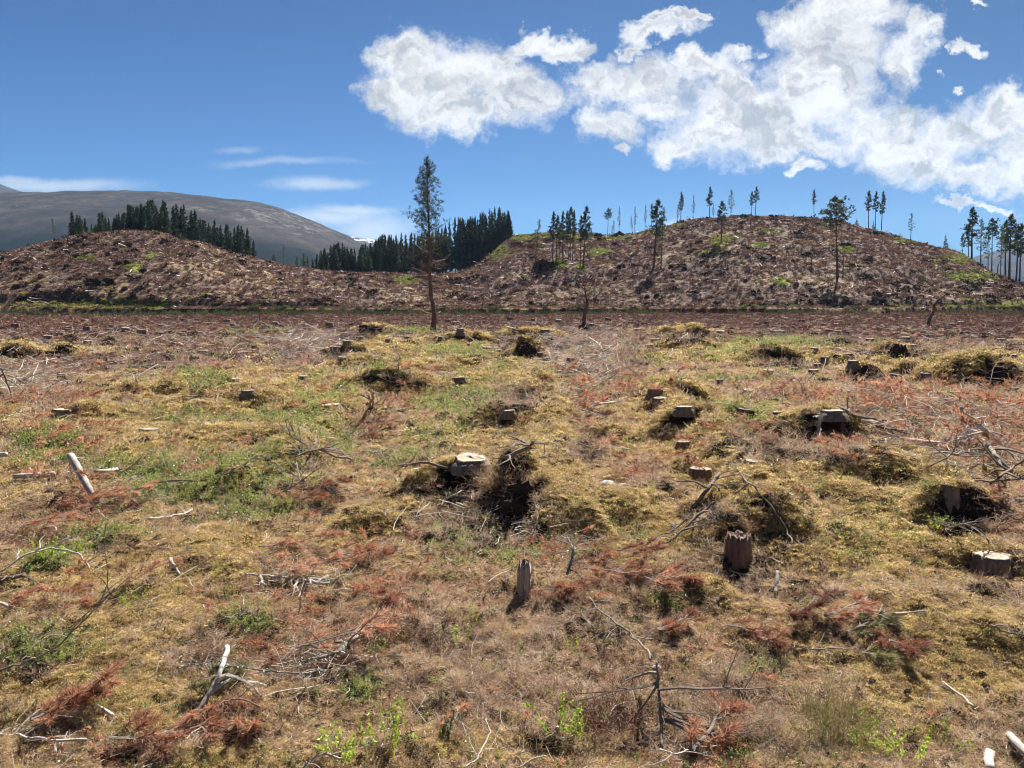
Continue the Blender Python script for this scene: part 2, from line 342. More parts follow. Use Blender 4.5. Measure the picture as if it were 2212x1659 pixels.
# ------------------------------------------------------------------ mesh helpers
col = scene.collection
def prop(o, label=None, cat=None, group=None, kind=None):
    if label: o["label"] = label
    if cat: o["category"] = cat
    if group: o["group"] = group
    if kind: o["kind"] = kind
    return o
def np_mesh(name, V, F, mat=None, smooth=False, attrs=None):
    """V (n,3); F (m,k) array of equal-sized faces"""
    me = bpy.data.meshes.new(name); V = np.asarray(V, np.float32); F = np.asarray(F, np.int32)
    n, k = F.shape
    me.vertices.add(len(V)); me.vertices.foreach_set('co', V.ravel())
    me.loops.add(n * k); me.loops.foreach_set('vertex_index', F.ravel())
    me.polygons.add(n); me.polygons.foreach_set('loop_start', np.arange(0, n * k, k, dtype=np.int32))
    me.polygons.foreach_set('loop_total', np.full(n, k, np.int32))
    me.polygons.foreach_set('use_smooth', np.full(n, smooth))
    for nm, A in (attrs or {}).items():
        if A.ndim == 2:
            at = me.attributes.new(nm, 'FLOAT_COLOR', 'POINT'); at.data.foreach_set('color', A.astype(np.float32).ravel())
        else:
            at = me.attributes.new(nm, 'FLOAT', 'POINT'); at.data.foreach_set('value', A.astype(np.float32).ravel())
    me.update(calc_edges=True)
    if mat: me.materials.append(mat)
    return me
def link(name, me, parent=None):
    o = bpy.data.objects.new(name, me); col.objects.link(o)
    if parent: o.parent = parent
    return o
def empty(name, loc, rz=0):
    o = bpy.data.objects.new(name, None); col.objects.link(o); o.location = loc; o.rotation_euler = (0, 0, rz); o.empty_display_size = .2
    return o
def copy_tree(o, parent=None, link_to=None):
    c = o.copy(); (link_to or col).objects.link(c); c.parent = parent
    for ch in KIDS.get(o.name, []): copy_tree(ch, c)
    return c
KIDS = {}
def part(name, me, parent):
    o = link(name, me, parent); KIDS.setdefault(parent.name, []).append(o); return o

class MB:
    """collects quads (numpy) and builds one mesh"""
    def __init__(s): s.V = []; s.F = []; s.n = 0
    def add(s, V, F):
        V = np.asarray(V, float).reshape(-1, 3); F = np.asarray(F, int)
        s.V.append(V); s.F.append(F + s.n); s.n += len(V)
    def tube(s, P, rad, n=6, cap=True, rough=0, rng=None):
        P = np.asarray(P, float); m = len(P); rad = np.broadcast_to(np.asarray(rad, float), (m,))
        t = np.gradient(P, axis=0); t /= np.linalg.norm(t, axis=1)[:, None] + 1e-9
        ref = np.array([0.31, 0.17, .93]) if abs(t[0][2]) < .8 else np.array([.95, .2, .1])
        a = np.cross(t, ref); a /= np.linalg.norm(a, axis=1)[:, None] + 1e-9; b = np.cross(t, a)
        th = np.linspace(0, 2 * np.pi, n, endpoint=False)
        rr = rad[:, None] * np.ones(n)
        if rough and rng is not None: rr = rr * (1 + rough * rng.uniform(-1, 1, (m, n)))
        V = P[:, None] + rr[..., None] * (np.cos(th)[None, :, None] * a[:, None] + np.sin(th)[None, :, None] * b[:, None])
        i = np.arange(m - 1)[:, None] * n; j = np.arange(n)[None]
        F = np.stack([i + j, i + (j + 1) % n, i + n + (j + 1) % n, i + n + j], -1).reshape(-1, 4)
        V = V.reshape(-1, 3)
        if cap:
            V = np.vstack([V, P[0] - t[0] * rad[0] * .1, P[-1] + t[-1] * rad[-1] * .4]); c0, c1 = m * n, m * n + 1
            ex = []
            for q in range(0, n, 2):
                ex.append([c0, (q + 2) % n, q + 1, q]); o = (m - 1) * n; ex.append([c1, o + q, o + q + 1, o + (q + 2) % n])
            F = np.vstack([F, ex])
        s.add(V, F)
    def blades(s, base, d, length, width, rng, taper=.35, bend=0.0):
        """flat blades: arrays base (n,3), d (n,3) unit, length (n,), width (n,)"""
        n = len(base); r = rng.normal(size=(n, 3)); side = np.cross(d, r); side /= np.linalg.norm(side, axis=1)[:, None] + 1e-9
        L = np.broadcast_to(length, (n,))[:, None]; W = np.broadcast_to(width, (n,))[:, None]
        a = base - side * W * .5; b = base + side * W * .5
        tip = base + d * L
        if bend: tip = tip + np.array([0, 0, -1]) * L * bend * rng.uniform(0, 1, (n, 1))
        c = tip + side * W * .5 * taper; e = tip - side * W * .5 * taper
        V = np.stack([a, b, c, e], 1).reshape(-1, 3); F = np.arange(4 * n).reshape(-1, 4)
        s.add(V, F)
    def leaves(s, base, d, length, width, rng, fold=.3):
        """rhombic leaves, two quads would be finer; one quad with its widest part in the middle"""
        n = len(base); r = rng.normal(size=(n, 3)); r[:, 2] = np.abs(r[:, 2]) * .4
        side = np.cross(d, r + np.array([0, 0, 1.2])); side /= np.linalg.norm(side, axis=1)[:, None] + 1e-9
        L = np.broadcast_to(length, (n,))[:, None]; W = np.broadcast_to(width, (n,))[:, None]
        V = np.stack([base, base + d * L * .5 + side * W * .5, base + d * L, base + d * L * .5 - side * W * .5], 1).reshape(-1, 3)
        s.add(V, np.arange(4 * n).reshape(-1, 4))
    def strip(s, P, w0, w1, rng):
        P = np.asarray(P, float); m = len(P); t = np.gradient(P, axis=0)
        side = np.cross(t, rng.normal(size=3)); side /= np.linalg.norm(side, axis=1)[:, None] + 1e-9
        w_ = np.linspace(w0, w1, m)[:, None] * .5
        V = np.stack([P - side * w_, P + side * w_], 1).reshape(-1, 3)
        F = [[2 * i, 2 * i + 1, 2 * i + 3, 2 * i + 2] for i in range(m - 1)]
        s.add(V, F)
    def build(s, name, mat=None, smooth=False):
        return np_mesh(name, np.vstack(s.V), np.vstack(s.F), mat, smooth)
def unit(v): return v / (np.linalg.norm(v, axis=-1, keepdims=True) + 1e-9)

# ------------------------------------------------------------------ materials
def new_mat(name):
    m = bpy.data.materials.new(name); m.use_nodes = True; m.node_tree.nodes.clear(); return m, NT(m.node_tree)
def finish(m, k, color, rough=.9, trans=0.0, tcol=None, bump=None, bstr=.5, bdist=.02, spec=.3):
    p = k.n.new('ShaderNodeBsdfPrincipled'); k._in(p.inputs['Base Color'], color if isinstance(color, bpy.types.NodeSocket) else (*color, 1))
    p.inputs['Roughness'].default_value = rough; p.inputs['Specular IOR Level'].default_value = spec
    if bump is not None:
        b = k.n.new('ShaderNodeBump'); k._in(b.inputs['Height'], bump); b.inputs['Strength'].default_value = bstr; b.inputs['Distance'].default_value = bdist
        k.l.new(b.outputs[0], p.inputs['Normal'])
    o = k.n.new('ShaderNodeOutputMaterial'); sh = p.outputs[0]
    if trans:
        t = k.n.new('ShaderNodeBsdfTranslucent'); k._in(t.inputs[0], tcol if tcol is not None else color if isinstance(color, bpy.types.NodeSocket) else (*color, 1))
        mx = k.n.new('ShaderNodeMixShader'); mx.inputs[0].default_value = trans; k.l.new(sh, mx.inputs[1]); k.l.new(t.outputs[0], mx.inputs[2]); sh = mx.outputs[0]
    k.l.new(sh, o.inputs[0]); return m
def inst_rand(k):
    oi = k.n.new('ShaderNodeObjectInfo'); return oi.outputs['Random'], oi.outputs['Location']
def geo_pos(k):
    g = k.n.new('ShaderNodeNewGeometry'); return g.outputs['Position'], g
def leafy(name, stops, rough=.7, trans=.35, patch=1.0, spec=.3, tiny=0.0):
    """foliage colour: a ramp over a mix of the clump's own random value, slow drift over the ground and the face's own random value"""
    m, k = new_mat(name); rnd, loc = inst_rand(k); pos, g = geo_pos(k)
    n = k.noise(pos, patch, 3, .6)
    v = k.math('MULTIPLY_ADD', rnd, .40, k.math('MULTIPLY', n, .45))
    v = k.math('MULTIPLY_ADD', g.outputs['Random Per Island'], .42, k.math('SUBTRACT', v, .08))
    c = k.colramp(v, stops)
    return finish(m, k, c, rough, trans, spec=spec)
MAT = {}
# dry and green moss, read left to right from dark to bright
MAT['moss'] = leafy('moss', [(0, (.09, .06, .024)), (.35, (.28, .20, .08)), (.6, (.54, .41, .18)), (1, (.84, .70, .40))], .9, .5, 2.0)
MAT['straw'] = leafy('straw', [(0, (.12, .07, .04)), (.4, (.38, .25, .14)), (.7, (.60, .43, .25)), (1, (.82, .68, .48))], .7, .5, 2.0)
MAT['heath'] = leafy('heather_twig', [(0, (.06, .038, .028)), (.4, (.24, .16, .11)), (.7, (.54, .40, .29)), (1, (.85, .72, .56))], .8, .4, 1.5)
MAT['hheath'] = leafy('hill_heather', [(0, (.035, .018, .014)), (.4, (.12, .062, .048)), (.75, (.25, .145, .11)), (1, (.40, .27, .20))], .9, .15, .12)
MAT['htan'] = leafy('hill_grass', [(0, (.10, .07, .03)), (.4, (.25, .17, .08)), (1, (.48, .36, .20))], .9, .2, .15)
MAT['blae'] = leafy('blaeberry_leaf', [(0, (.06, .07, .02)), (.45, (.22, .245, .06)), (1, (.48, .50, .15))], .45, .5, 1.5, .5)
MAT['ling'] = leafy('glossy_leaf', [(0, (.02, .045, .015)), (.5, (.055, .10, .03)), (1, (.12, .18, .06))], .42, .15, 1.5, .6)
MAT['needle'] = leafy('dead_needles', [(0, (.10, .045, .028)), (.35, (.30, .13, .075)), (.7, (.56, .29, .17)), (1, (.80, .54, .36))], .6, .42, 1.2)
MAT['hgreen'] = leafy('bright_moss', [(0, (.08, .10, .015)), (.5, (.20, .24, .04)), (1, (.36, .38, .09))], .9, .3, .4)
MAT['shrub'] = leafy('juniper', [(0, (.025, .03, .014)), (.5, (.07, .085, .035)), (1, (.16, .17, .07))], .8, .2, .3)
MAT['wood'] = leafy('bare_wood', [(0, (.10, .07, .055)), (.4, (.26, .20, .16)), (.75, (.48, .41, .34)), (1, (.70, .62, .53))], .7, 0, 1.0)
MAT['pale'] = leafy('pale_wood', [(0, (.20, .15, .11)), (.5, (.42, .34, .27)), (1, (.72, .64, .56))], .6, 0, .3)
MAT['peat'] = leafy('peat', [(0, (.012, .008, .006)), (.5, (.035, .022, .016)), (1, (.08, .05, .035))], 1, 0, 2.0)
MAT['pineg'] = leafy('pine_needles', [(0, (.018, .030, .014)), (.5, (.05, .075, .034)), (1, (.12, .15, .06))], .6, .25, .5)
MAT['pinesparse'] = leafy('thin_pine_needles', [(0, (.04, .05, .025)), (.5, (.09, .10, .05)), (1, (.17, .17, .085))], .6, .35, .5)
MAT['spruceg'] = leafy('dark_needles', [(0, (.010, .022, .012)), (.5, (.030, .055, .026)), (1, (.08, .12, .048))], .6, .2, .1)
MAT['browntwig'] = leafy('brown_twigs', [(0, (.045, .025, .018)), (.5, (.13, .07, .05)), (1, (.28, .17, .12))], .8, .1, .5)
def bark_mat(name, dark, light, sc=6.0, bd=.02, streak=(1, 1, .12)):
    m, k = new_mat(name); tcn = k.n.new('ShaderNodeTexCoord').outputs['Object']
    v = k.vmath('MULTIPLY', tcn, streak); n = k.noise(v, sc * 3, 6, .65); n2 = k.noise(tcn, sc * .5, 3, .5)
    f = k.math('MULTIPLY_ADD', n, .75, k.math('MULTIPLY', n2, .35))
    c = k.colramp(f, [(.28, dark), (.55, tuple((a + b) / 2 for a, b in zip(dark, light))), (.8, light)])
    return finish(m, k, c, .9, bump=n, bstr=.9, bdist=bd)
MAT['bark'] = bark_mat('stump_bark', (.045, .03, .024), (.32, .24, .18), 12, .02)
MAT['trunk'] = bark_mat('pine_bark', (.045, .028, .022), (.20, .12, .09), 1.2, .05)
MAT['trunk_red'] = bark_mat('red_pine_bark', (.06, .04, .032), (.21, .13, .10), 2.0, .04)
MAT['rotten'] = bark_mat('rotten_wood', (.12, .085, .06), (.70, .58, .46), 9, .03)
MAT['logwood'] = bark_mat('weathered_wood', (.13, .10, .085), (.66, .58, .52), 6, .01, (1, .15, 1))
MAT['birch'] = bark_mat('pale_branch', (.16, .13, .10), (.66, .60, .52), 14, .006, (1, 1, 1))
MAT['twig'] = bark_mat('grey_branch', (.06, .045, .035), (.34, .28, .23), 20, .004, (1, 1, 1))
MAT['cone'] = bark_mat('cone_scale', (.03, .022, .018), (.22, .15, .11), 30, .01, (1, 1, 1))
def cutmat():
    m, k = new_mat('cut_face'); tcn = k.n.new('ShaderNodeTexCoord').outputs['Object']
    sp = k.n.new('ShaderNodeSeparateXYZ'); k._in(sp.inputs[0], tcn)
    rr = k.math('SQRT', k.math('ADD', k.math('MULTIPLY', sp.outputs[0], sp.outputs[0]), k.math('MULTIPLY', sp.outputs[1], sp.outputs[1])))
    rr = k.math('ADD', rr, k.math('MULTIPLY', k.noise(tcn, 6, 3), .03))
    ring = k.math('SINE', k.math('MULTIPLY', rr, 420.0))
    n = k.noise(tcn, 25, 5, .6)
    c = k.mix(k.ramp(ring, -1, 1, 0, .35), (.50, .39, .26), (.30, .21, .13))
    c = k.mix(k.ramp(n, .42, .62, 0, .85), c, (.27, .22, .17))
    rnd, _ = inst_rand(k)
    c = k.mix(k.math('MULTIPLY', rnd, .55), c, (.42, .37, .32))
    return finish(m, k, c, .8, bump=n, bstr=.4, bdist=.006)
MAT['cut'] = cutmat()
def stonemat():
    m, k = new_mat('stone'); tcn = k.n.new('ShaderNodeTexCoord').outputs['Object']
    n = k.noise(tcn, 18, 6, .6); c = k.colramp(n, [(.3, (.16, .15, .14)), (.7, (.55, .53, .50))])
    return finish(m, k, c, .8, bump=n, bstr=.5, bdist=.01)
MAT['stone'] = stonemat()

def ground_mat():
    m, k = new_mat('ground'); pos, g = geo_pos(k)
    A = k.n.new('ShaderNodeAttribute'); A.attribute_name = 'za'; B = k.n.new('ShaderNodeAttribute'); B.attribute_name = 'zb'
    sa = k.n.new('ShaderNodeSeparateColor'); k.l.new(A.outputs['Color'], sa.inputs[0]); sb = k.n.new('ShaderNodeSeparateColor'); k.l.new(B.outputs['Color'], sb.inputs[0])
    red, green, moss, dark = sa.outputs[0], sa.outputs[1], sa.outputs[2], A.outputs['Alpha']
    grey, hill, hgreen, htan = sb.outputs[0], sb.outputs[1], sb.outputs[2], B.outputs['Alpha']
    nf = k.noise(pos, 55, 5, .7); nm = k.noise(pos, 14, 5, .65); nl = k.noise(pos, 2.2, 5, .6); nx = k.noise(pos, .45, 6, .7)
    det = k.math('MULTIPLY_ADD', nf, .55, k.math('MULTIPLY', nm, .45)); det = k.math('SUBTRACT', det, .025)
    base = k.colramp(det, [(.34, (.035, .022, .014)), (.47, (.15, .095, .055)), (.56, (.32, .22, .12)), (.68, (.52, .40, .25))])
    mossc = k.colramp(det, [(.34, (.06, .04, .012)), (.46, (.22, .155, .045)), (.55, (.44, .32, .10)), (.68, (.64, .50, .21))])
    greenc = k.colramp(det, [(.34, (.02, .03, .008)), (.5, (.10, .12, .03)), (.66, (.30, .32, .10))])
    redc = k.colramp(det, [(.34, (.03, .014, .010)), (.48, (.12, .05, .032)), (.58, (.26, .12, .07)), (.7, (.44, .28, .18))])
    greyc = k.colramp(det, [(.34, (.04, .028, .022)), (.5, (.17, .12, .09)), (.66, (.42, .33, .26))])
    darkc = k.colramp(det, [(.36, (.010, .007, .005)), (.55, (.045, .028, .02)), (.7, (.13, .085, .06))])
    jit = k.math('MULTIPLY_ADD', k.math('SUBTRACT', nm, .5), 1.6, k.math('MULTIPLY', k.math('SUBTRACT', nl, .5), 1.2))
    def sel(z, lo=.30, hi=.62): return k.ramp(k.math('ADD', z, jit), lo, hi)
    c = k.mix(sel(grey), base, greyc); c = k.mix(sel(moss), c, mossc); c = k.mix(sel(green), c, greenc); c = k.mix(sel(red), c, redc)
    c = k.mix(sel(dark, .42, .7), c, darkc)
    # the hills: dead heather, brash and bleached grass, metres across
    h1 = k.noise(k.vmath('MULTIPLY', pos, (1, .8, 1)), 1.6, 7, .75); 
    hc = k.colramp(h1, [(.36, (.016, .010, .008)), (.47, (.065, .036, .029)), (.57, (.13, .078, .06)), (.70, (.30, .21, .16))])
    ht = k.colramp(h1, [(.36, (.04, .026, .014)), (.5, (.15, .10, .06)), (.66, (.36, .27, .17))])
    hg = k.colramp(h1, [(.36, (.06, .07, .014)), (.5, (.16, .18, .03)), (.66, (.32, .33, .09))])
    hj = k.math('MULTIPLY', k.math('SUBTRACT', nx, .5), 1.6)
    hc = k.mix(k.ramp(k.math('ADD', htan, hj), .35, .75), hc, ht)
    hc = k.mix(k.ramp(k.math('ADD', hgreen, k.math('MULTIPLY', hj, .5)), .25, .55), hc, hg)
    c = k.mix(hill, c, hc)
    b = k.math('ADD', k.math('MULTIPLY', nf, .25), nm)
    return finish(m, k, c, .95, bump=b, bstr=1.0, bdist=.05, spec=.15)
MAT['ground'] = ground_mat()

# ------------------------------------------------------------------ the ground, one sheet from underfoot to beyond the hills
def build_ground():
    th = np.concatenate([np.linspace(-math.pi, -R(50), 60, endpoint=False), np.linspace(-R(50), -R(38), 60, endpoint=False), np.linspace(-R(38), R(38), 760, endpoint=False), np.linspace(R(38), R(50), 60, endpoint=False), np.linspace(R(50), math.pi, 60, endpoint=False)])
    rr = np.concatenate([[.02, .3, .7, 1.1, 1.5], np.exp(np.arange(math.log(2), math.log(14), .0042)), np.exp(np.arange(math.log(14), math.log(100), .0075)), np.exp(np.arange(math.log(100), math.log(122), .0028)), np.exp(np.arange(math.log(122), math.log(280), .006)), np.geomspace(282, 1700, 60)])
    n, m = len(rr), len(th)
    RR, TH = np.meshgrid(rr, th, indexing='ij'); X, Y = RR * np.sin(TH), RR * np.cos(TH)
    Z = T(X.ravel(), Y.ravel()); X, Y = X.ravel(), Y.ravel()
    i = np.arange(n - 1)[:, None] * m; j = np.arange(m)[None]
    F = np.stack([i + j, i + (j + 1) % m, i + m + (j + 1) % m, i + m + j], -1).reshape(-1, 4)[:, ::-1]
    g = zones(X, Y, Z)
    za = np.stack([g['red'], g['green'], g['moss'], g['dark']], 1); zb = np.stack([g['grey'], g['hill'], np.maximum(g['hgreen'], g['bank']), np.maximum(g['htan'], g['track'])], 1)
    cx, cyy = X[F[:, 0]], Y[F[:, 0]]
    hl = (cyy > foot(cx) + 4) & (cyy < 700) & (np.abs(cx) < cyy * 1.15)
    split = px_uv(880, 588)[0]
    sel = {'ground': ~hl, 'hill_left': hl & (cx / np.maximum(cyy, 1) < split), 'hill_right': hl & (cx / np.maximum(cyy, 1) >= split)}
    lab = {'ground': None, 'hill_left': 'felled brown hill on the left below the dark plantation', 'hill_right': 'broad felled hill with scattered pines along its crest'}
    V = np.stack([X, Y, Z], 1)
    for nm, s_ in sel.items():
        f = F[s_]; u, inv = np.unique(f, return_inverse=True)
        me = np_mesh(nm, V[u], inv.reshape(f.shape), MAT['ground'], True, {'za': za[u], 'zb': zb[u]})
        o = link(nm, me); o['kind'] = 'structure'
        o['label'] = lab[nm] or 'rough felled ground of moss, heather and brash running to the hills'
build_ground()

# ------------------------------------------------------------------ far mountains
def mountain(name, pts, dist, base_d, label, seed, cols, patch=None, snow=None):
    P = [(px_uv(a, b)[0], px_uv(a, b)[1]) for a, b in pts]; pa = np.array([p[0] for p in P]); pe = np.array([p[1] for p in P])
    a = np.linspace(pa[0], pa[-1], 420); ys = np.linspace(base_d, dist * 1.06, 130)
    e = np.interp(a, pa, pe); e = np.convolve(np.pad(e, 4, 'edge'), np.ones(9) / 9, 'valid')
    Y, A = np.meshgrid(ys, a, indexing='ij'); X = A * Y
    t = np.clip((Y - base_d) / (dist - base_d), 0, 1.06); H = (e[None] * dist + CAM_Z)
    sh = np.sin(np.pi / 2 * np.clip(t, 0, 1)) ** 1.15
    for _ in range(4):
        Z = -18 + (H + 18) * sh - 60 * np.clip(t - 1, 0, 1); mx = ((Z - CAM_Z) / Y).max(0)[None]; H = H + (e[None] - mx) * dist
    k = dist / 2500
    rough = 26 * k * fbm(X / (380 * k), Y / (380 * k), seed, 5, .55) * np.sin(np.pi * np.clip(t, 0, 1)) 
    Z = Z + rough + 2.5 * k * fbm(X / (40 * k), Y / (40 * k), seed + 5, 3)
    n, m_ = Y.shape; V = np.stack([X, Y, Z], -1).reshape(-1, 3)
    i = np.arange(n - 1)[:, None] * m_; j = np.arange(m_ - 1)[None]
    F = np.stack([i + j, i + j + 1, i + m_ + j + 1, i + m_ + j], -1).reshape(-1, 4)
    px, py = project(V[:, 0], V[:, 1], V[:, 2])
    sc = blob(px, py, patch, .8) if patch else np.zeros(len(V)); sn = blob(px, py, snow, .5) if snow else np.zeros(len(V))
    low = 1 - sstep(.12, .5, t.ravel() + .12 * fbm(X / (300 * k), Y / (300 * k), seed + 9, 3).ravel())
    at = np.stack([sc, sn, low, np.ones(len(V))], 1)
    m, kk = new_mat(name + '_heath'); pos, g = geo_pos(kk)
    A_ = kk.n.new('ShaderNodeAttribute'); A_.attribute_name = 'zm'; s3 = kk.n.new('ShaderNodeSeparateColor'); kk.l.new(A_.outputs['Color'], s3.inputs[0])
    n1 = kk.noise(kk.vmath('MULTIPLY', pos, (1, .6, 2.0)), .012 / k, 9, .68); n2 = kk.noise(pos, .07 / k, 5, .7)
    f = kk.math('MULTIPLY_ADD', n1, .65, kk.math('MULTIPLY', n2, .35))
    c = kk.colramp(f, cols)
    n3 = kk.noise(kk.vmath('MULTIPLY', pos, (1, .5, 1.6)), .045 / k, 6, .75)
    scree = kk.math('MULTIPLY', kk.ramp(n3, .50, .60), s3.outputs[0])
    c = kk.mix(kk.math('MULTIPLY', scree, .7), c, (.17, .16, .15))
    c = kk.mix(kk.ramp(kk.math('ADD', s3.outputs[2], kk.math('MULTIPLY', kk.math('SUBTRACT', n1, .5), 1.2)), .3, .8), c, (.007, .010, .008))
    c = kk.mix(kk.math('MULTIPLY', kk.ramp(n3, .47, .53), kk.ramp(s3.outputs[1], .1, .4)), c, (.9, .92, .95))
    finish(m, kk, c, 1.0, spec=0)
    o = link(name, np_mesh(name, V, F, m, True, {'zm': at})); prop(o, label, kind='structure'); return o
MC = [(.36, (.016, .014, .013)), (.48, (.034, .028, .025)), (.56, (.055, .044, .037)), (.68, (.085, .07, .055))]
mountain('mountain', [(-900,470),(-500,445),(-150,428),(0,421),(60,418),(150,416),(210,413),(280,411),(340,413),(400,419),(480,428),(540,432),(565,435),(600,447),(650,468),(700,490),(760,516),(820,545),(880,572),(960,605),(1100,645)], 2500, 900,
  'long smooth grey mountain behind the left hill, its right shoulder scattered with scree', 301, MC, patch=[(600,470,60,22),(660,495,60,16),(540,462,40,20),(440,450,50,6),(640,480,40,22),(50,445,60,5),(130,500,80,4)])
mountain('mountain', [(-800,330),(-400,352),(-100,382),(0,402),(25,411),(55,421),(120,440),(260,480)], 3300, 2300, 'corner of a higher pale mountain at the far left edge', 321, MC)
mountain('mountain', [(480,430),(600,450),(660,474),(700,490),(735,502),(765,511),(800,516),(850,520),(900,530),(1000,545),(1200,585),(1500,640)], 4300, 3000, 'distant blue mountain with snow patches in the gap above the saddle', 341, MC, snow=[(790,518,30,2.0),(815,522,26,2.2),(712,496,4,1.5),(760,513,8,1.5)])
mountain('mountain', [(1700,640),(1900,600),(2050,570),(2100,560),(2140,550),(2190,540),(2260,532),(2400,520),(2700,510),(3300,520)], 3600, 2400, 'faint blue mountain behind the pines at the far right', 361, MC)
# ------------------------------------------------------------------ stumps: (px, py of the cut, width, height on the picture, style, label)
STUMPS = [
 (1601,1156,44,68,'brown','tall reddish brown stump with a split dark side, right of centre in the foreground'),
 (1135,1213,29,78,'rotten','weathered rotting stump post with a grey crumbling top in the centre foreground'),
 (2163,1206,74,44,'cut','broad low cut stump at the right edge with a pale oval top'),
 (1517,1014,46,32,'cut','round dark barked stump with a bright pale top beside a leaning black stick'),
 (1016,1007,70,4,'flush','widest pale cut disc, flush with the mossy bank above the dark hollow'),
 (2059,1048,38,34,'mossy','squat stump capped with dry moss at the edge of the tangled brash'),
 (127,886,46,20,'cut','dark sided stump with a pale top at the left by the red brash'),
 (321,929,40,6,'flush','low pale stump top on yellow moss at the left, nearest the dark stump'),
 (991,817,36,9,'cut','pale stump behind the mossy lip, below the lone pine'),
 (1418,841,30,13,'cut','rear one of the two stumps on the mossy ridge right of centre'),
 (1428,860,30,12,'cut','front one of the two stumps on the mossy ridge right of centre'),
 (1478,900,34,4,'flush','flush cut stump on the mossy ridge directly below the pair'),
 (1481,954,34,12,'cut','low stump beside the bright moss slope above the round stump'),
 (1610,884,30,13,'dark','dark stump sunk behind a peat bank right of the ridge'),
 (1682,890,20,9,'cut','small stump between the peat bank and the rust red brash'),
 (1798,914,50,4,'flush','wide flush stump disc on a mossy hump by the dark fallen branch'),
 (1939,809,24,20,'dark','left one of two tall dark stumps standing on the right plain'),
 (2002,806,21,20,'dark','right one of two tall dark stumps standing on the right plain'),
 (1718,794,14,12,'dark','small dark upright stump alone on the brown plain right of centre'),
 (1867,821,16,5,'cut','small stump on a little hump left of the two tall dark stumps'),
 (1829,846,20,5,'flush','thin pale stump disc among red litter below the little hump'),
 (1531,833,16,6,'cut','pale little stump in front of a darker one right of the ridge'),
 (1555,820,16,11,'dark','darker little stump just behind the pale one right of the ridge'),
 (2105,835,21,12,'cut','pale topped stump at the right, left of the great mossy bank'),
 (2196,838,22,11,'dark','dark stump at the far right edge under the great mossy bank'),
 (2191,766,18,9,'cut','stump at the right edge above the great mossy bank'),
 (1629,1000,38,3,'flush','pale sliver of a stump at the lip of the black peat pit'),
 (1100,902,24,4,'flush','pale little stump disc in the middle of the green and peaty ridge'),
 (890,855,10,6,'cut','tiny stump right of the two upright splinters'),
 (537,849,28,6,'flush','pale stump disc on the yellow moss left of centre'),
 (509,821,24,4,'flush','flat pale stump behind the yellow moss at the left'),
 (690,810,30,6,'flush','long flat stump on a mossy lip left of the large hummock'),
 (713,879,42,4,'flush','wide stump disc ringed by dark soil left of the two splinters'),
 (1031,766,16,9,'cut','pale stump in green growth below the lone pine'),
 (739,771,20,8,'dark','stump on the dark lip left of the green hummock'),
 (876,722,14,6,'dark','left one of three small stumps at the foot of the lone pine'),
 (914,722,14,6,'dark','middle one of three small stumps at the foot of the lone pine'),
 (952,727,12,7,'dark','right one of three small stumps at the foot of the lone pine'),
 (1012,742,12,11,'dark','small black stump right of the lone pine'),
 (623,736,12,8,'cut','pale stump left of the green hummock, far out on the plain'),
 (1300,862,12,6,'cut','small stump in the red litter between the two mossy ridges'),
 (1617,848,22,4,'flush','low stump in red litter below the pair of little stumps'),
 (1735,845,14,6,'dark','small dark stump in the middle of the red litter on the right'),
 (1900,855,14,5,'cut','pinkish little stump right of the thin disc in the red litter'),
]
STUMP_AT = []
for (px, py, wd, hp, st, lb) in STUMPS:
    p = hit(px, py + hp); rad = wd / 2 / PF * p.y; hh = hp / PF * p.y * 1.0
    if st == 'flush': rad *= 1.0; hh = max(hh, .06); p = hit(px, py + 1)
    STUMP_AT.append((p + Vector((0, rad * (.9 if st != 'flush' else .2), 0)), rad, hh))
_sx = np.array([p.x for p, _, _ in STUMP_AT]); _sy = np.array([p.y for p, _, _ in STUMP_AT]); _sr2 = np.array([r_ for _, r_, _ in STUMP_AT])
def clear_of(x, y, pad=1.15):
    k = np.ones(len(x), bool)
    for a, b, c in zip(_sx, _sy, _sr2): k &= ((x - a) ** 2 + ((y - b + c * .4) / 1.3) ** 2) > (c * pad) ** 2
    return k
# ------------------------------------------------------------------ small growth and litter nobody could count
def rng_of(s): return np.random.default_rng(s)
def cone_dirs(n, rng, up=.5, spread=1.0):
    d = rng.normal(size=(n, 3)) * spread; d[:, 2] = np.abs(d[:, 2]) * .6 + up; return unit(d)
def p_moss(s):
    rng = rng_of(s); mb = MB(); n = 120
    b = rng.normal(size=(n, 3)) * (.42, .42, .05); b[:, 2] = .25 * np.exp(-(b[:, 0] ** 2 + b[:, 1] ** 2) * 2) + rng.uniform(-.1, .05, n)
    mb.leaves(b, cone_dirs(n, rng, .25, 1.0), rng.uniform(.14, .42, n), rng.uniform(.05, .12, n), rng)
    return mb
def p_straw(s):
    rng = rng_of(s); mb = MB(); n = 34
    b = rng.normal(size=(n, 3)) * (.45, .45, .03); d = cone_dirs(n, rng, .12, 1.0)
    mb.blades(b, d, rng.uniform(.35, 1.1, n), rng.uniform(.018, .05, n), rng, bend=.35)
    return mb
def p_heath(s, n=15, w=.030):
    rng = rng_of(s); mb = MB()
    for i in range(n):
        d = unit(rng.normal(size=3) * (.75, .75, .3) + (0, 0, .8)); b = rng.normal(size=3) * (.25, .25, 0); L = rng.uniform(.5, 1.1)
        P = [b]
        for q in range(4): d = unit(d + rng.normal(size=3) * .28); P.append(P[-1] + d * L / 4)
        mb.strip(P, w, w * .4, rng)
        for q in (2, 3, 4):
            for h in range(2):
                dd = unit(d + rng.normal(size=3) * .7); mb.strip([P[q], P[q] + dd * L * .16, P[q] + dd * L * .3 + rng.normal(size=3) * .04], w * .7, w * .4, rng)
    return mb
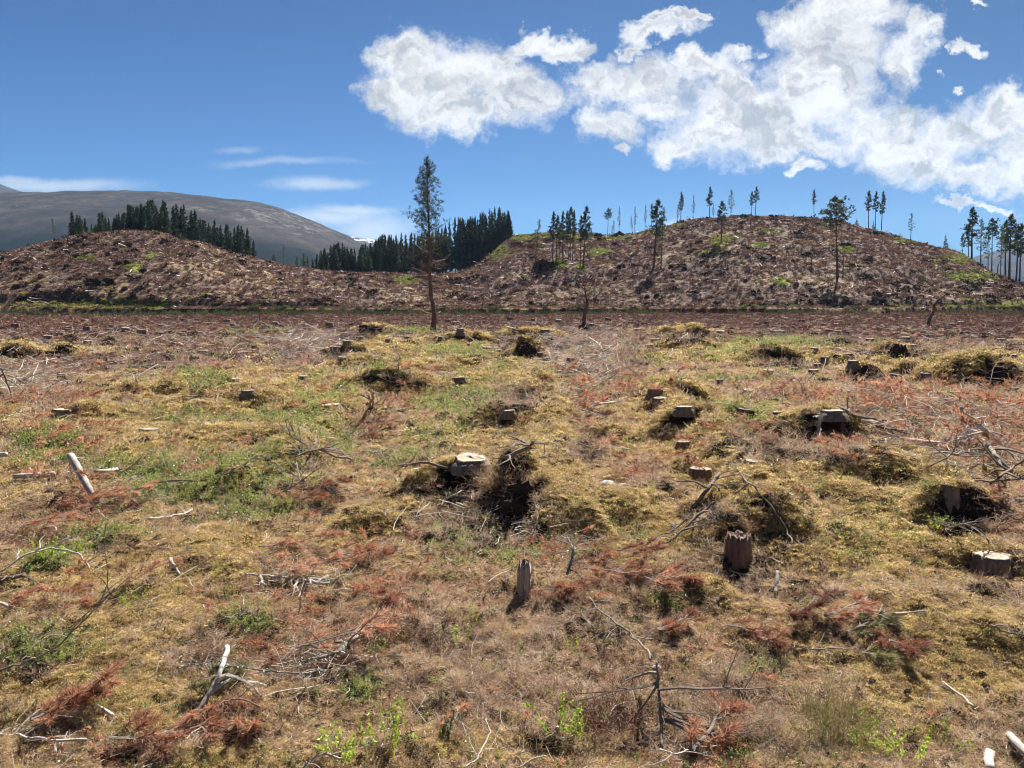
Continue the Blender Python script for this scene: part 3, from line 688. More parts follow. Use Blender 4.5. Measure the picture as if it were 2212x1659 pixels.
def p_blae(s, n=9, nl=10, ls=.15, upright=.9):
    rng = rng_of(s); mb = MB()
    for i in range(n):
        d = unit(rng.normal(size=3) * (.5, .5, .2) + (0, 0, upright)); b = rng.normal(size=3) * (.28, .28, 0); L = rng.uniform(.45, 1.0)
        P = [b]
        for q in range(3): d = unit(d + rng.normal(size=3) * .22); P.append(P[-1] + d * L / 3)
        mb.strip(P, .016, .01, rng); P = np.array(P)
        t = rng.uniform(.8, 3, nl); k = np.minimum(t.astype(int), 2); f = (t - k)[:, None]; base = P[k] * (1 - f) + P[k + 1] * f
        mb.leaves(base, unit(rng.normal(size=(nl, 3)) + (0, 0, .5)), rng.uniform(ls * .7, ls * 1.2, nl), rng.uniform(ls * .45, ls * .65, nl), rng)
    return mb
def bough_geom(s, n_side=9, blades=26, nl=.085, nw=.006, L=.6):
    """a cut pine bough: curved woody stem, side shoots, needles bristling round each shoot. returns (stem mesh builder, needle mesh builder)"""
    rng = rng_of(s); st = MB(); nd = MB()
    P = [np.array([0, 0, .03])]; d = unit(np.array([1, 0, .15]))
    for i in range(6): d = unit(d + rng.normal(size=3) * (.12, .2, .12)); P.append(P[-1] + d * L / 6)
    P = np.array(P); st.tube(P, np.linspace(.009, .004, 7), 5)
    shoots = [(P[4:], 1.0)]
    for i in range(n_side):
        k = rng.integers(0, 6); sd = 1 if i % 2 else -1
        dd = unit(np.array([.75, sd * rng.uniform(.5, 1.1), rng.uniform(-.15, .45)])); q = P[k]; Q = [q]
        ll = L * rng.uniform(.22, .42)
        for j in range(4): dd = unit(dd + rng.normal(size=3) * .12 + (0.08, 0, .05)); Q.append(Q[-1] + dd * ll / 4)
        Q = np.array(Q); st.tube(Q, np.linspace(.005, .0025, 5), 4); shoots.append((Q, 1.0))
    for Q, _ in shoots:
        n = blades * 3; t = rng.uniform(.25, 1, n) ** .7 * (len(Q) - 1.001); k = t.astype(int); f = (t - k)[:, None]
        b = Q[k] * (1 - f) + Q[k + 1] * f; ax = unit(Q[k + 1] - Q[k])
        dr = unit(ax * rng.uniform(.5, 1.1, (n, 1)) + unit(rng.normal(size=(n, 3))) * .75)
        nd.blades(b, dr, rng.uniform(nl * .7, nl * 1.15, n), nw, rng, taper=.3)
    return st, nd
def p_bough(s, **k):
    st, nd = bough_geom(s, **k); return nd
def p_sticks(s, n=5, bend=.15, r=.02):
    rng = rng_of(s); mb = MB()
    for i in range(n):
        a = rng.uniform(0, 6.28); d = np.array([math.cos(a), math.sin(a), rng.uniform(-.05, .30)]); b = rng.normal(size=3) * (.35, .35, .02) + (0, 0, .06)
        L = rng.uniform(.4, 1.3); P = [b - d * L / 2]
        for q in range(4): d = unit(d + rng.normal(size=3) * bend * (1, 1, .4)); P.append(P[-1] + d * L / 4)
        mb.tube(P, np.linspace(r, r * .5, 5) * rng.uniform(.6, 1.2), 4, cap=False)
    return mb
def p_chip(s):
    rng = rng_of(s); mb = MB(); n = 5
    b = rng.normal(size=(n, 3)) * (.5, .5, .03) + (0, 0, .08); d = unit(rng.normal(size=(n, 3)) * (1, 1, .15))
    mb.blades(b, d, rng.uniform(.3, .9, n), rng.uniform(.04, .12, n), rng, taper=.7)
    return mb
def p_clump(s, n=60):
    """low clump for the hills: short stiff blades in a dome"""
    rng = rng_of(s); mb = MB()
    b = rng.normal(size=(n, 3)) * (.4, .4, 0); b[:, 2] = .12 * np.exp(-(b[:, 0] ** 2 + b[:, 1] ** 2) * 2)
    mb.leaves(b, cone_dirs(n, rng, .25, 1.0), rng.uniform(.25, .6, n), rng.uniform(.12, .26, n), rng)
    return mb

MAT['lane'] = leafy('cut_branch', [(0, (.08, .06, .05)), (.4, (.24, .19, .155)), (.75, (.48, .41, .35)), (1, (.78, .71, .63))], .7, 0, 1.0)
MAT['dull'] = leafy('dull_needles', [(0, (.06, .028, .02)), (.4, (.19, .09, .06)), (.75, (.38, .21, .14)), (1, (.58, .40, .28))], .7, .4, 1.2)
MAT['white'] = leafy('bleached_wood', [(0, (.30, .25, .21)), (.5, (.55, .49, .43)), (1, (.85, .80, .74))], .6, 0, .3)
def scatter(name, label, protos, mat, xy, scl, seed, tilt=.25, dz=0.0, cat=None):
    """one object of kind stuff: points on the ground, each carrying one of the small clumps"""
    rng = rng_of(seed); x, y = xy; n = len(x)
    if n == 0: return
    z = T(x, y) + dz * scl
    pc = bpy.data.collections.new(name + '_clumps')
    for i, mb in enumerate(protos): pc.objects.link(bpy.data.objects.new('%s_clump' % name, mb.build(name + '_clump', mat)))
    me = bpy.data.meshes.new(name); me.vertices.add(n); me.vertices.foreach_set('co', np.stack([x, y, z], 1).astype(np.float32).ravel())
    a = me.attributes.new('rot', 'FLOAT_VECTOR', 'POINT'); a.data.foreach_set('vector', np.stack([rng.normal(size=n) * tilt, rng.normal(size=n) * tilt, rng.uniform(0, 6.283, n)], 1).astype(np.float32).ravel())
    a = me.attributes.new('scl', 'FLOAT', 'POINT'); a.data.foreach_set('value', scl.astype(np.float32))
    a = me.attributes.new('pick', 'INT', 'POINT'); a.data.foreach_set('value', rng.integers(0, len(protos), n).astype(np.int32))
    me.update(); o = link(name, me); prop(o, label, cat, kind='stuff')
    ng = bpy.data.node_groups.new(name, 'GeometryNodeTree')
    ng.interface.new_socket('Geometry', in_out='INPUT', socket_type='NodeSocketGeometry'); ng.interface.new_socket('Geometry', in_out='OUTPUT', socket_type='NodeSocketGeometry')
    N, L = ng.nodes, ng.links
    gi, go = N.new('NodeGroupInput'), N.new('NodeGroupOutput'); ci = N.new('GeometryNodeCollectionInfo'); ci.inputs['Collection'].default_value = pc
    ci.inputs['Separate Children'].default_value = True; ci.inputs['Reset Children'].default_value = True
    ip = N.new('GeometryNodeInstanceOnPoints'); ip.inputs['Pick Instance'].default_value = True
    def attr(nm, t):
        q = N.new('GeometryNodeInputNamedAttribute'); q.data_type = t; q.inputs[0].default_value = nm; return q.outputs[0]
    e2r = N.new('FunctionNodeEulerToRotation'); L.new(attr('rot', 'FLOAT_VECTOR'), e2r.inputs[0])
    L.new(gi.outputs[0], ip.inputs['Points']); L.new(ci.outputs[0], ip.inputs['Instance']); L.new(attr('pick', 'INT'), ip.inputs['Instance Index'])
    L.new(e2r.outputs[0], ip.inputs['Rotation']); L.new(attr('scl', 'FLOAT'), ip.inputs['Scale']); L.new(ip.outputs[0], go.inputs[0])
    md = o.modifiers.new('clumps', 'NODES'); md.node_group = ng
    return o
def sample(n, r0, r1, seed, wf, half=42, pw=0.0):
    """n candidates, thinning with distance, kept with probability wf(zones)"""
    rng = rng_of(seed); u = rng.uniform(0, 1, n)
    r = r0 * (r1 / r0) ** u if pw == 0 else (r0 ** pw + u * (r1 ** pw - r0 ** pw)) ** (1 / pw)
    th = rng.uniform(-R(half), R(half), n); x, y = r * np.sin(th), r * np.cos(th)
    g = zones(x, y, T(x, y)); keep = rng.uniform(0, 1, n) < np.clip(wf(g, x, y), 0, 1)
    if r0 < 30: keep &= clear_of(x, y)
    return (x[keep], y[keep]), r[keep], rng_of(seed + 1)
def lod(r, k, lo, hi, rng, j=.35): return np.clip(k * r, lo, hi) * rng.uniform(1 - j, 1 + j, len(r))
Q_ = 1.0
def rows(x, y):
    a = np.where(x > 10, -.75, .55); u = x * np.cos(a) + y * np.sin(a); v = -x * np.sin(a) + y * np.cos(a)
    return sstep(-.05, .35, fbm(u / 3.2, v / 26, 911, 3))
xy, r, g_ = sample(int(150000 * Q_), 2.4, 60, 1001, lambda g, x, y: (.12 * sstep(25, 12, y) + 1.0 * g['moss'] - .7 * g['red'] - .9 * g['dark'] - .3 * g['green'] - .3 * g['grey']) * (1 - g['hill']))
scatter('moss', 'yellow green moss cushions covering the hummocks', [p_moss(i) for i in (1, 2, 3, 4)], MAT['moss'], xy, lod(r, .0075, .022, .30, g_), 1)
xy, r, g_ = sample(int(150000 * Q_), 2.4, 60, 1002, lambda g, x, y: ((.62 - .40 * sstep(12, 30, y)) - .2 * g['moss'] - .3 * g['dark'] - .4 * g['green'] - .3 * g['red'] * sstep(9, 20, y)) * (1 - g['hill']))
scatter('dry_grass', 'dry straw and dead stems lying over the ground', [p_straw(i) for i in (11, 12, 13, 14)], MAT['straw'], xy, lod(r, .0085, .03, .30, g_), 2)
xy, r, g_ = sample(int(60000 * Q_), 2.4, 45, 1003, lambda g, x, y: (.05 + .48 * g['grey'] + .35 * g['dark'] + .12 * g['red']) * (1 - g['hill']))
scatter('heather', 'dead grey brown heather twigs among the litter', [p_heath(i) for i in (21, 22, 23)], MAT['heath'], xy, lod(r, .013, .06, .30, g_), 3)
xy, r, g_ = sample(int(60000 * Q_), 2.4, 55, 1004, lambda g, x, y: (.015 + .72 * g['green']) * (1 - g['hill']))
scatter('blaeberry', 'fresh green blaeberry shoots in patches', [p_blae(i) for i in (31, 32, 33)], MAT['blae'], xy, lod(r, .012, .055, .30, g_), 4)
xy, r, g_ = sample(int(26000 * Q_), 2.4, 25, 1005, lambda g, x, y: (.06 + .7 * g['green'] + .1 * g['grey']))
scatter('cowberry', 'low glossy dark cowberry leaves catching the light', [p_blae(i, 8, 9, .20, .35) for i in (41, 42)], MAT['ling'], xy, lod(r, .010, .045, .2, g_), 5)
xy, r, g_ = sample(int(26000 * Q_), 2.6, 55, 1006, lambda g, x, y: (.006 + .21 * g['red'] ** 1.5) * (1 - .85 * sstep(14, 30, y)) * (1 - g['hill']))
scatter('needle_litter', 'rust red dead pine needle sprays strewn over the ground', [p_bough(i, n_side=6, blades=9, nl=.10, nw=.011) for i in (51, 52, 53)], MAT['needle'], xy, lod(r, .06, .26, .9, g_), 6, tilt=.25)
xy, r, g_ = sample(int(36000 * Q_), 2.6, 105, 1007, lambda g, x, y: (.08 + .45 * g['red'] + .25 * g['grey'] + .1 * g['dark']) * (1 - g['hill']))
scatter('brash', 'grey and pale brash sticks littering the felled ground', [p_sticks(i, r=.011) for i in (61, 62, 63, 64)], MAT['wood'], xy, lod(r, .022, .10, .75, g_, .6), 7, tilt=.12)
xy, r, g_ = sample(int(16000 * Q_), 2.4, 60, 1008, lambda g, x, y: .45 * (1 - g['hill']))
scatter('bark_litter', 'pale wood chips and bark scraps on the ground', [p_chip(i) for i in (71, 72)], MAT['pale'], xy, lod(r, .008, .03, .3, g_, .6), 8)
xy, r, g_ = sample(int(26000 * Q_), 2.4, 60, 1009, lambda g, x, y: (.12 + .8 * g['dark']) * (1 - g['hill']))
scatter('peat_litter', 'dark peaty crumbs and soil on the broken ground and in painted shadow patches', [p_moss(i) for i in (81, 82)], MAT['peat'], xy, lod(r, .009, .03, .3, g_, .5), 9)
xy, r, g_ = sample(30000, 2.6, 75, 1017, lambda g, x, y: .95 * g['lane'] + .012)
scatter('cut_branches', 'tangled pale and grey cut branches along the brash lanes', [p_sticks(i, r=.012, n=4, bend=.22) for i in (121, 122, 123, 124, 125)], MAT['lane'], xy, lod(r, .034, .16, 1.0, g_, .5), 17, tilt=.22)
xy, r, g_ = sample(14000, 2.6, 50, 1018, lambda g, x, y: (.01 + .30 * g['red'] ** 1.3) * (1 - .7 * sstep(14, 30, y)))
scatter('dead_twigs', 'dull brown and dark rust needle sprays pressed into the litter', [p_bough(i, n_side=5, blades=9, nl=.08, nw=.010) for i in (131, 132, 133)], MAT['dull'], xy, lod(r, .055, .24, .9, g_), 18, tilt=.15)
# the brown plain and the hills
xy, r, g_ = sample(int(90000 * Q_), 25, 235, 1010, lambda g, x, y: (.9 - .7 * g['hgreen'] - .35 * g['track'] - .35 * g['htan'] * g['hill'] - .5 * g['moss'] * (1 - g['hill'])) * (y < 232), half=40, pw=.6)
scatter('hill_heather', 'reddish brown dead heather over the plain and the hills', [p_clump(i, 46) for i in (91, 92, 93)], MAT['hheath'], xy, lod(r, .0034, .16, .7, g_, .5), 10, tilt=.3)
xy, r, g_ = sample(int(26000 * Q_), 35, 235, 1011, lambda g, x, y: (.06 + .40 * g['htan'] * g['hill'] + .5 * g['moss'] * (1 - g['hill'])), half=40, pw=.6)
scatter('hill_grass', 'bleached grass tufts on the plain and the hills', [p_clump(i, 46) for i in (94, 95)], MAT['htan'], xy, lod(r, .004, .16, .8, g_, .5), 11)
xy, r, g_ = sample(int(90000 * Q_), 80, 245, 1012, lambda g, x, y: (g['hgreen'] + g['bank'] * .9) * .9, half=40, pw=.6)
scatter('hill_moss', 'bright green moss and grass patches on the hills', [p_clump(i, 46) for i in (96, 97)], MAT['hgreen'], xy, lod(r, .0036, .16, .7, g_, .4), 12)
xy, r, g_ = sample(int(52000 * Q_), 60, 235, 1013, lambda g, x, y: (.35 + .3 * sstep(-.1, .3, fbm(x / 14, y / 8, 777, 3)) + .9 * rows(x, y) + .3 * sstep(60, 10, np.abs(y - foot(x) - 25)) - .3) * g['hill'] + .22 * (1 - g['hill']), half=40, pw=.6)
HB = 1
scatter('hill_brash', 'bleached branches and stump tops strewn over the hills', [p_sticks(i, 2, .1, .075) for i in (101, 102, 103)], MAT['pale'], xy, lod(r, .0034, .15, .8, g_, .6), 13, tilt=.25)
xy, r, g_ = sample(int(26000 * Q_), 70, 232, 1014, lambda g, x, y: (.25 * sstep(0, .35, fbm(x / 12 + 8, y / 6, 787, 4)) * (.3 + 1.2 * rows(x + 3, y + 2)) + .12 * rows(x + 3, y + 2) + .5 * np.exp(-((y - foot(x) - 6) / 1.6) ** 2) * sstep(14, 40, np.abs(x - 8))) * g['hill'], half=40, pw=.6)
scatter('hill_peat', 'dark root clumps and torn peat on the hills', [p_clump(i, 50) for i in (104, 105)], MAT['peat'], xy, lod(r, .006, .3, 1.1, g_, .6), 14)
xy, r, g_ = sample(9000, 90, 235, 1016, lambda g, x, y: (.45 + .7 * rows(x, y)) * g['hill'], half=40, pw=.8)
scatter('hill_logs', 'bleached log ends and long branches strewn over the hills', [p_sticks(i, 1, .12, .07) for i in (111, 112, 113, 114)], MAT['white'], xy, lod(r, .0062, .4, 1.5, g_, .5), 16, tilt=.3)
# green shrub strip along the foot of the hills
rg = rng_of(1015); n_ = 7000; x_ = rg.uniform(-95, 95, n_); y_ = foot(x_) - 5.5 + rg.normal(size=n_) * 3.2
k_ = rg.uniform(0, 1, n_) < .32 + 2.2 * fbm(x_ / 9, y_ / 2.5, 797, 4)
scatter('shrubbery', 'dark green heather and juniper strip at the foot of the hills', [p_heath(i, 40, .07) for i in (106, 107)] + [p_clump(108, 90)], MAT['shrub'], (x_[k_], y_[k_]), rg.uniform(.22, .8, k_.sum()), 15)
# ------------------------------------------------------------------ trees
def tree_proto(name, seed, H=12.0, r0=.16, cs=.5, cw=1.7, nl=46, prof='pine', nb=9, bl=.34, bw=.06, tufts=5, leaf='pineg', bark='trunk', upturn=.5, dead=10, wob=.12, droop=0):
    rng = rng_of(seed); tb, cb = MB(), MB()
    zs = np.linspace(0, 1, 12); ph = rng.uniform(0, 6, 2)
    cx = wob * (np.sin(zs * 3 + ph[0]) - np.sin(ph[0])) * (1 - zs); cy_ = wob * (np.sin(zs * 4 + ph[1]) - np.sin(ph[1])) * (1 - zs)
    P = np.stack([cx, cy_, zs * H], 1); P[0, 2] = -.35
    rad = r0 * (1 - zs) ** .75 + .015; rad[0] *= 1.35
    tb.tube(P, rad, 7, rough=.06, rng=rng)
    at = lambda t: np.array([np.interp(t, zs, P[:, 0]), np.interp(t, zs, P[:, 1]), t * H])
    for i in range(nl):
        u = (i + rng.uniform(0, 1)) / nl; t = cs + (1 - cs) * u * .985
        if prof == 'pine': L = cw * min(1, (u + .18) / .42) * max(.02, 1 - u) ** .8 + .12
        elif prof == 'flat': L = cw * (.75 + .35 * math.sin(u * 3)) * max(.05, 1 - u * u) ** .7
        else: L = cw * (1 - u) ** .9 + .12
        L *= rng.uniform(.55, 1.15); a = rng.uniform(0, 6.283)
        el = (-.12 + upturn * (.35 + .9 * u)) + rng.uniform(-.15, .2) - droop
        d = np.array([math.cos(a) * math.cos(el), math.sin(a) * math.cos(el), math.sin(el)]); q = at(t); Q = [q]
        for j in range(4): d = unit(d + np.array([0, 0, .05 + .05 * j]) + rng.normal(size=3) * .16); Q.append(Q[-1] + d * L / 4)
        Q = np.array(Q); tb.tube(Q, np.linspace(.022, .006, 5) * (H / 12), 3, cap=False)
        n = max(2, int(tufts * (.5 + L / cw)))
        tt = np.concatenate([rng.uniform(.35, 1, n - 1) * 3.99, [3.99]]); k = np.minimum(tt.astype(int), 3); f = (tt - k)[:, None]
        B = Q[k] * (1 - f) + Q[k + 1] * f + rng.normal(size=(n, 3)) * (.16 * L, .16 * L, .07 * L)
        base = np.repeat(B, nb, 0) + rng.normal(size=(n * nb, 3)) * .05; dr = unit(d * .5 + unit(rng.normal(size=(n * nb, 3))) * .9 + (0, 0, .25))
        cb.blades(base, dr, rng.uniform(bl * .6, bl * 1.2, n * nb) * (1.0 if prof != 'cone' else .45 + .6 * (1 - u)), bw, rng, taper=.4)
    m = 6; cb.blades(np.repeat([at(.985)], m, 0), unit(rng.normal(size=(m, 3)) * .3 + (0, 0, 1)), rng.uniform(bl, bl * 1.8, m), bw, rng)
    for i in range(dead):
        t = rng.uniform(.12, cs); a = rng.uniform(0, 6.283); L = rng.uniform(.25, .9) * (.4 + t) * cw * .7
        d = np.array([math.cos(a), math.sin(a), rng.uniform(-.2, .25)]); q = at(t); tb.tube([q, q + d * L * .5, q + d * L + (0, 0, rng.uniform(-.1, .1))], [.018, .012, .006], 3, cap=False)
    root = bpy.data.objects.new(name, None)
    tm, cm = tb.build('trunk', MAT[bark]), cb.build('crown', MAT[leaf])
    return (name, tm, cm, H)
def plant(pr, base, top_z, label, group=None, lean=0.0, wide=1.0, rz=None, cat='tree', rng=random.Random(5)):
    name, tm, cm, H = pr; s_ = max(.05, (top_z - base.z) / H)
    e = empty(name, base, 0); e.rotation_euler = (rng.uniform(-.01, .01), lean, rng.uniform(-3, 3) if rz is None else rz)
    if abs(lean) > .02: e.rotation_euler = (0, lean, 0)
    e.scale = (s_ * wide, s_ * wide, s_)
    link('trunk', tm, e); link('crown', cm, e); prop(e, label, cat, group); return e
def spot(px, py):
    """foot of a tree: on the slope where the sight line meets it, or on the crest where it passes just over"""
    a = px_uv(px, py)[0]; Rr = float(np.interp(a, _ga, _gr)); p = hit(px, py)
    if p.y > Rr - 2:
        y = Rr - 4; p = Vector((a * y, y, gz(a * y, y)))
    return p
def top_of(px, py, y): return CAM_Z + px_uv(px, py)[1] * y
PR = {
 'A': [tree_proto('pine_tree', 401 + i, cs=.46, cw=1.6, nl=52, nb=9, bw=.10) for i in range(3)],
 'B': [tree_proto('pine_tree', 411, cs=.66, cw=2.5, nl=50, prof='flat', nb=11, bw=.10, upturn=.35, dead=14)],
 'C': [tree_proto('pine_tree', 421 + i, cs=.38, cw=1.6, nl=42, nb=5, tufts=5, leaf='pinesparse', bw=.075, r0=.11, dead=8) for i in range(2)],
 'D': [tree_proto('young_conifer', 431, cs=.08, cw=2.8, nl=60, prof='cone', nb=8, bl=.7, bw=.13, r0=.2, dead=0)],
 'F': [tree_proto('pine_tree', 441 + i, cs=.52, cw=1.35, nl=42, nb=9, bw=.10, r0=.13, dead=14) for i in range(2)],
 'S': [tree_proto('spruce_tree', 451 + i, H=13, cs=.16, cw=1.6, nl=95, prof='cone', nb=7, bl=.55, bw=.13, tufts=6, leaf='spruceg', upturn=.25, dead=5, r0=.17) for i in range(4)],
}
TREES = [  # base px, base py, top px, top py, kind, spread, label
 (1154,591,1165,475,'C',1.0,'thin leaning pine left of the clump, its small crown just above the skyline'),
 (1194,571,1194,459,'A',1.0,'leftmost tall pine of the clump on the bright green patch'),
 (1201,569,1205,467,'F',1.1,'pine leaning close against the leftmost tall pine of the clump'),
 (1209,558,1210,482,'F',.8,'short thin pine behind the second pair in the clump'),
 (1216,571,1216,458,'A',.9,'straight pine at the right end of the bright green patch'),
 (1228,560,1226,457,'F',.9,'left trunk of the tight trio of pines in the clump'),
 (1232,561,1235,449,'F',1.1,'tallest middle trunk of the tight trio of pines in the clump'),
 (1237,561,1241,455,'A',.8,'right trunk of the tight trio of pines in the clump'),
 (1253,576,1252,466,'A',.8,'pine with a ragged low crown between the trio and the tallest pine'),
 (1260,578,1267,447,'A',1.15,'tall full crowned pine at the right of the clump'),
 (1273,572,1277,493,'C',1.1,'faint thin pine at the right end of the clump'),
 (1312,516,1315,451,'B',.9,'wide armed pine alone in the dip of the crest'),
 (1322,534,1326,477,'C',1.0,'bare looking small pine just right of the wide armed one'),
 (1337,506,1337,447,'C',.7,'pale slender pine in the dip of the crest'),
 (1371,505,1372,447,'C',.8,'taller of two pale see-through pines on the rising crest'),
 (1367,505,1363,466,'C',.9,'shorter of two pale see-through pines on the rising crest'),
 (1393,499,1393,443,'C',.7,'pale slim pine left of the big leaning pine'),
 (1408,490,1408,440,'F',1.0,'dark topped pine on the crest immediately behind the big leaning pine'),
 (1412,580,1421,433,'A',1.35,'big leaning pine rooted low on the slope, crown above the crest'),
 (1428,576,1434,448,'C',1.0,'thin pine rooted just right of the big leaning pine'),
 (1462,481,1467,436,'C',.8,'thin tilted pine paired with a straight one on the crest'),
 (1471,477,1472,415,'A',1.0,'straight pine with a dark tip, right of the thin tilted one'),
 (1497,473,1498,423,'C',.7,'slender pale pine standing alone between two taller crest pines'),
 (1533,472,1535,404,'A',1.1,'tall narrow pine on the green lip of the crest'),
 (1541,470,1541,441,'C',1.1,'small faint pine close behind the tall narrow one'),
 (1558,526,1559,435,'F',1.5,'pine rooted below the crest on a green patch, bushy dark head'),
 (1579,469,1580,411,'C',1.4,'pine with wide drooping lower arms and a dark tip on the crest'),
 (1624,463,1625,414,'F',1.1,'left one of the two pines nearest the hilltop'),
 (1632,463,1633,404,'F',1.2,'right, taller one of the two pines nearest the hilltop'),
 (1759,467,1759,410,'F',.9,'single slim pine on the hilltop, right of the summit'),
 (1809,598,1806,428,'B',1.25,'large pine low on the right slope with a broad spreading crown'),
 (1877,487,1878,412,'F',1.1,'left one of three slim pines on the right shoulder'),
 (1891,490,1893,415,'F',1.0,'middle one of three slim pines on the right shoulder'),
 (1904,495,1908,414,'A',.9,'right one of three slim pines on the right shoulder'),
 (1968,506,1969,461,'C',1.3,'small grey pine alone among bushes on the right shoulder'),
 (2043,532,2043,508,'D',.8,'tiny pale pine left of the right hand wood'),
 (2080,547,2080,505,'A',1.3,'short pine at the left end of the right hand wood'),
 (2094,553,2092,495,'A',1.2,'dark pine just left of the tallest in the right hand wood'),
 (2100,556,2102,449,'A',1.4,'tallest pine of the right hand wood, wide open crown'),
 (2120,564,2120,474,'C',1.3,'pale pine just right of the tallest in the right hand wood'),
 (2136,570,2134,508,'C',1.3,'small pine left of the reddish trunk in the right hand wood'),
 (2142,592,2145,474,'B',.9,'pine with a reddish trunk rooted low in the right hand wood'),
 (2161,603,2164,491,'C',1.0,'nearly bare trunk right of the reddish one'),
 (2172,598,2175,477,'A',1.2,'left one of the close pair near the right edge'),
 (2180,606,2186,464,'A',1.4,'taller right one of the close pair near the right edge'),
 (2196,600,2199,488,'A',1.2,'pine at the right edge with its crown half out of the picture'),
 (2203,594,2207,485,'F',1.4,'rearmost pine at the right edge of the picture'),
 (119,522,112,470,'C',1.0,'lone dull green pine on the far left shoulder'),
 (613,567,613,530,'C',1.3,'lone thin pine between the two dark plantations'),
 (641,572,641,554,'D',1.0,'left one of three little dark conifers in the gap'),
 (655,574,656,547,'D',.9,'middle, tallest of three little dark conifers in the gap'),
 (664,576,663,552,'D',.9,'right one of three little dark conifers in the gap'),
 (591,562,591,549,'D',1.5,'rounded green bush on the crest left of the lone thin pine'),
 (1851,482,1851,473,'D',1.2,'tiny bushy seedling on the crest below the three slim pines'),
 (1887,491,1887,477,'D',.7,'little conifer at the foot of the three slim pines'),
]
for i, (bx, by, tx, ty, k, wd, lb) in enumerate(TREES):
    p = spot(bx, by); tz = top_of(tx, ty, p.y); dx = px_uv(tx, ty)[0] * p.y - p.x; pr = PR[k][i % len(PR[k])]
    plant(pr, p, tz, lb, 'scattered pines left standing on the felled hills', lean=math.atan2(dx, max(.5, tz - p.z)), wide=wd * (.9 if k != 'D' else 1))
def wood(env, n, seed, dlo, dhi, label, group, base_drop):
    rng = rng_of(seed); ex = np.array([e[0] for e in env]); ey = np.array([e[1] for e in env])
    for i in range(n):
        px = rng.uniform(ex[0], ex[-1]); top = float(np.interp(px, ex, ey)); a = px_uv(px, 600)[0]; Rr = float(np.interp(a, _ga, _gr))
        back = rng.uniform(0, 1); y = Rr + dlo + (dhi - dlo) * back
        if (px > ex[-1] - 8) : y = Rr + dlo
        ty = top + rng.uniform(0, 1) ** 1.8 * 26; tz = top_of(px, ty, y); x = a * y; g = gz(x, y)
        if tz - g < 3: continue
        plant(PR['S'][i % 4], Vector((x, y, g)), tz, label, group, wide=float(np.clip(13 / (tz - g), .8, 1.3)) * rng.uniform(.85, 1.15))
wood([(148,464),(165,458),(188,470),(207,484),(214,484),(223,456),(250,466),(275,460),(286,440),(300,449),(320,436),(336,431),(352,431),(382,442),(402,441),(420,454),(440,458),(449,478),(470,476),(495,487),(508,492),(521,484),(532,495),(545,489),(552,520)], 125, 501, 3, 22,
     'dark conifer packed in the plantation behind the left hilltop', 'dark plantation behind the left hill', 8)
wood([(672,562),(690,545),(715,530),(738,523),(752,534),(778,528),(800,524),(828,508),(850,510),(880,502),(905,507),(935,500),(960,490),(983,471),(1008,474),(1030,468),(1052,456),(1074,442),(1084,458),(1097,453),(1102,470)], 210, 511, -4, 16,
     'dark conifer packed in the plantation in the dip between the hills', 'dark plantation between the hills', 8)

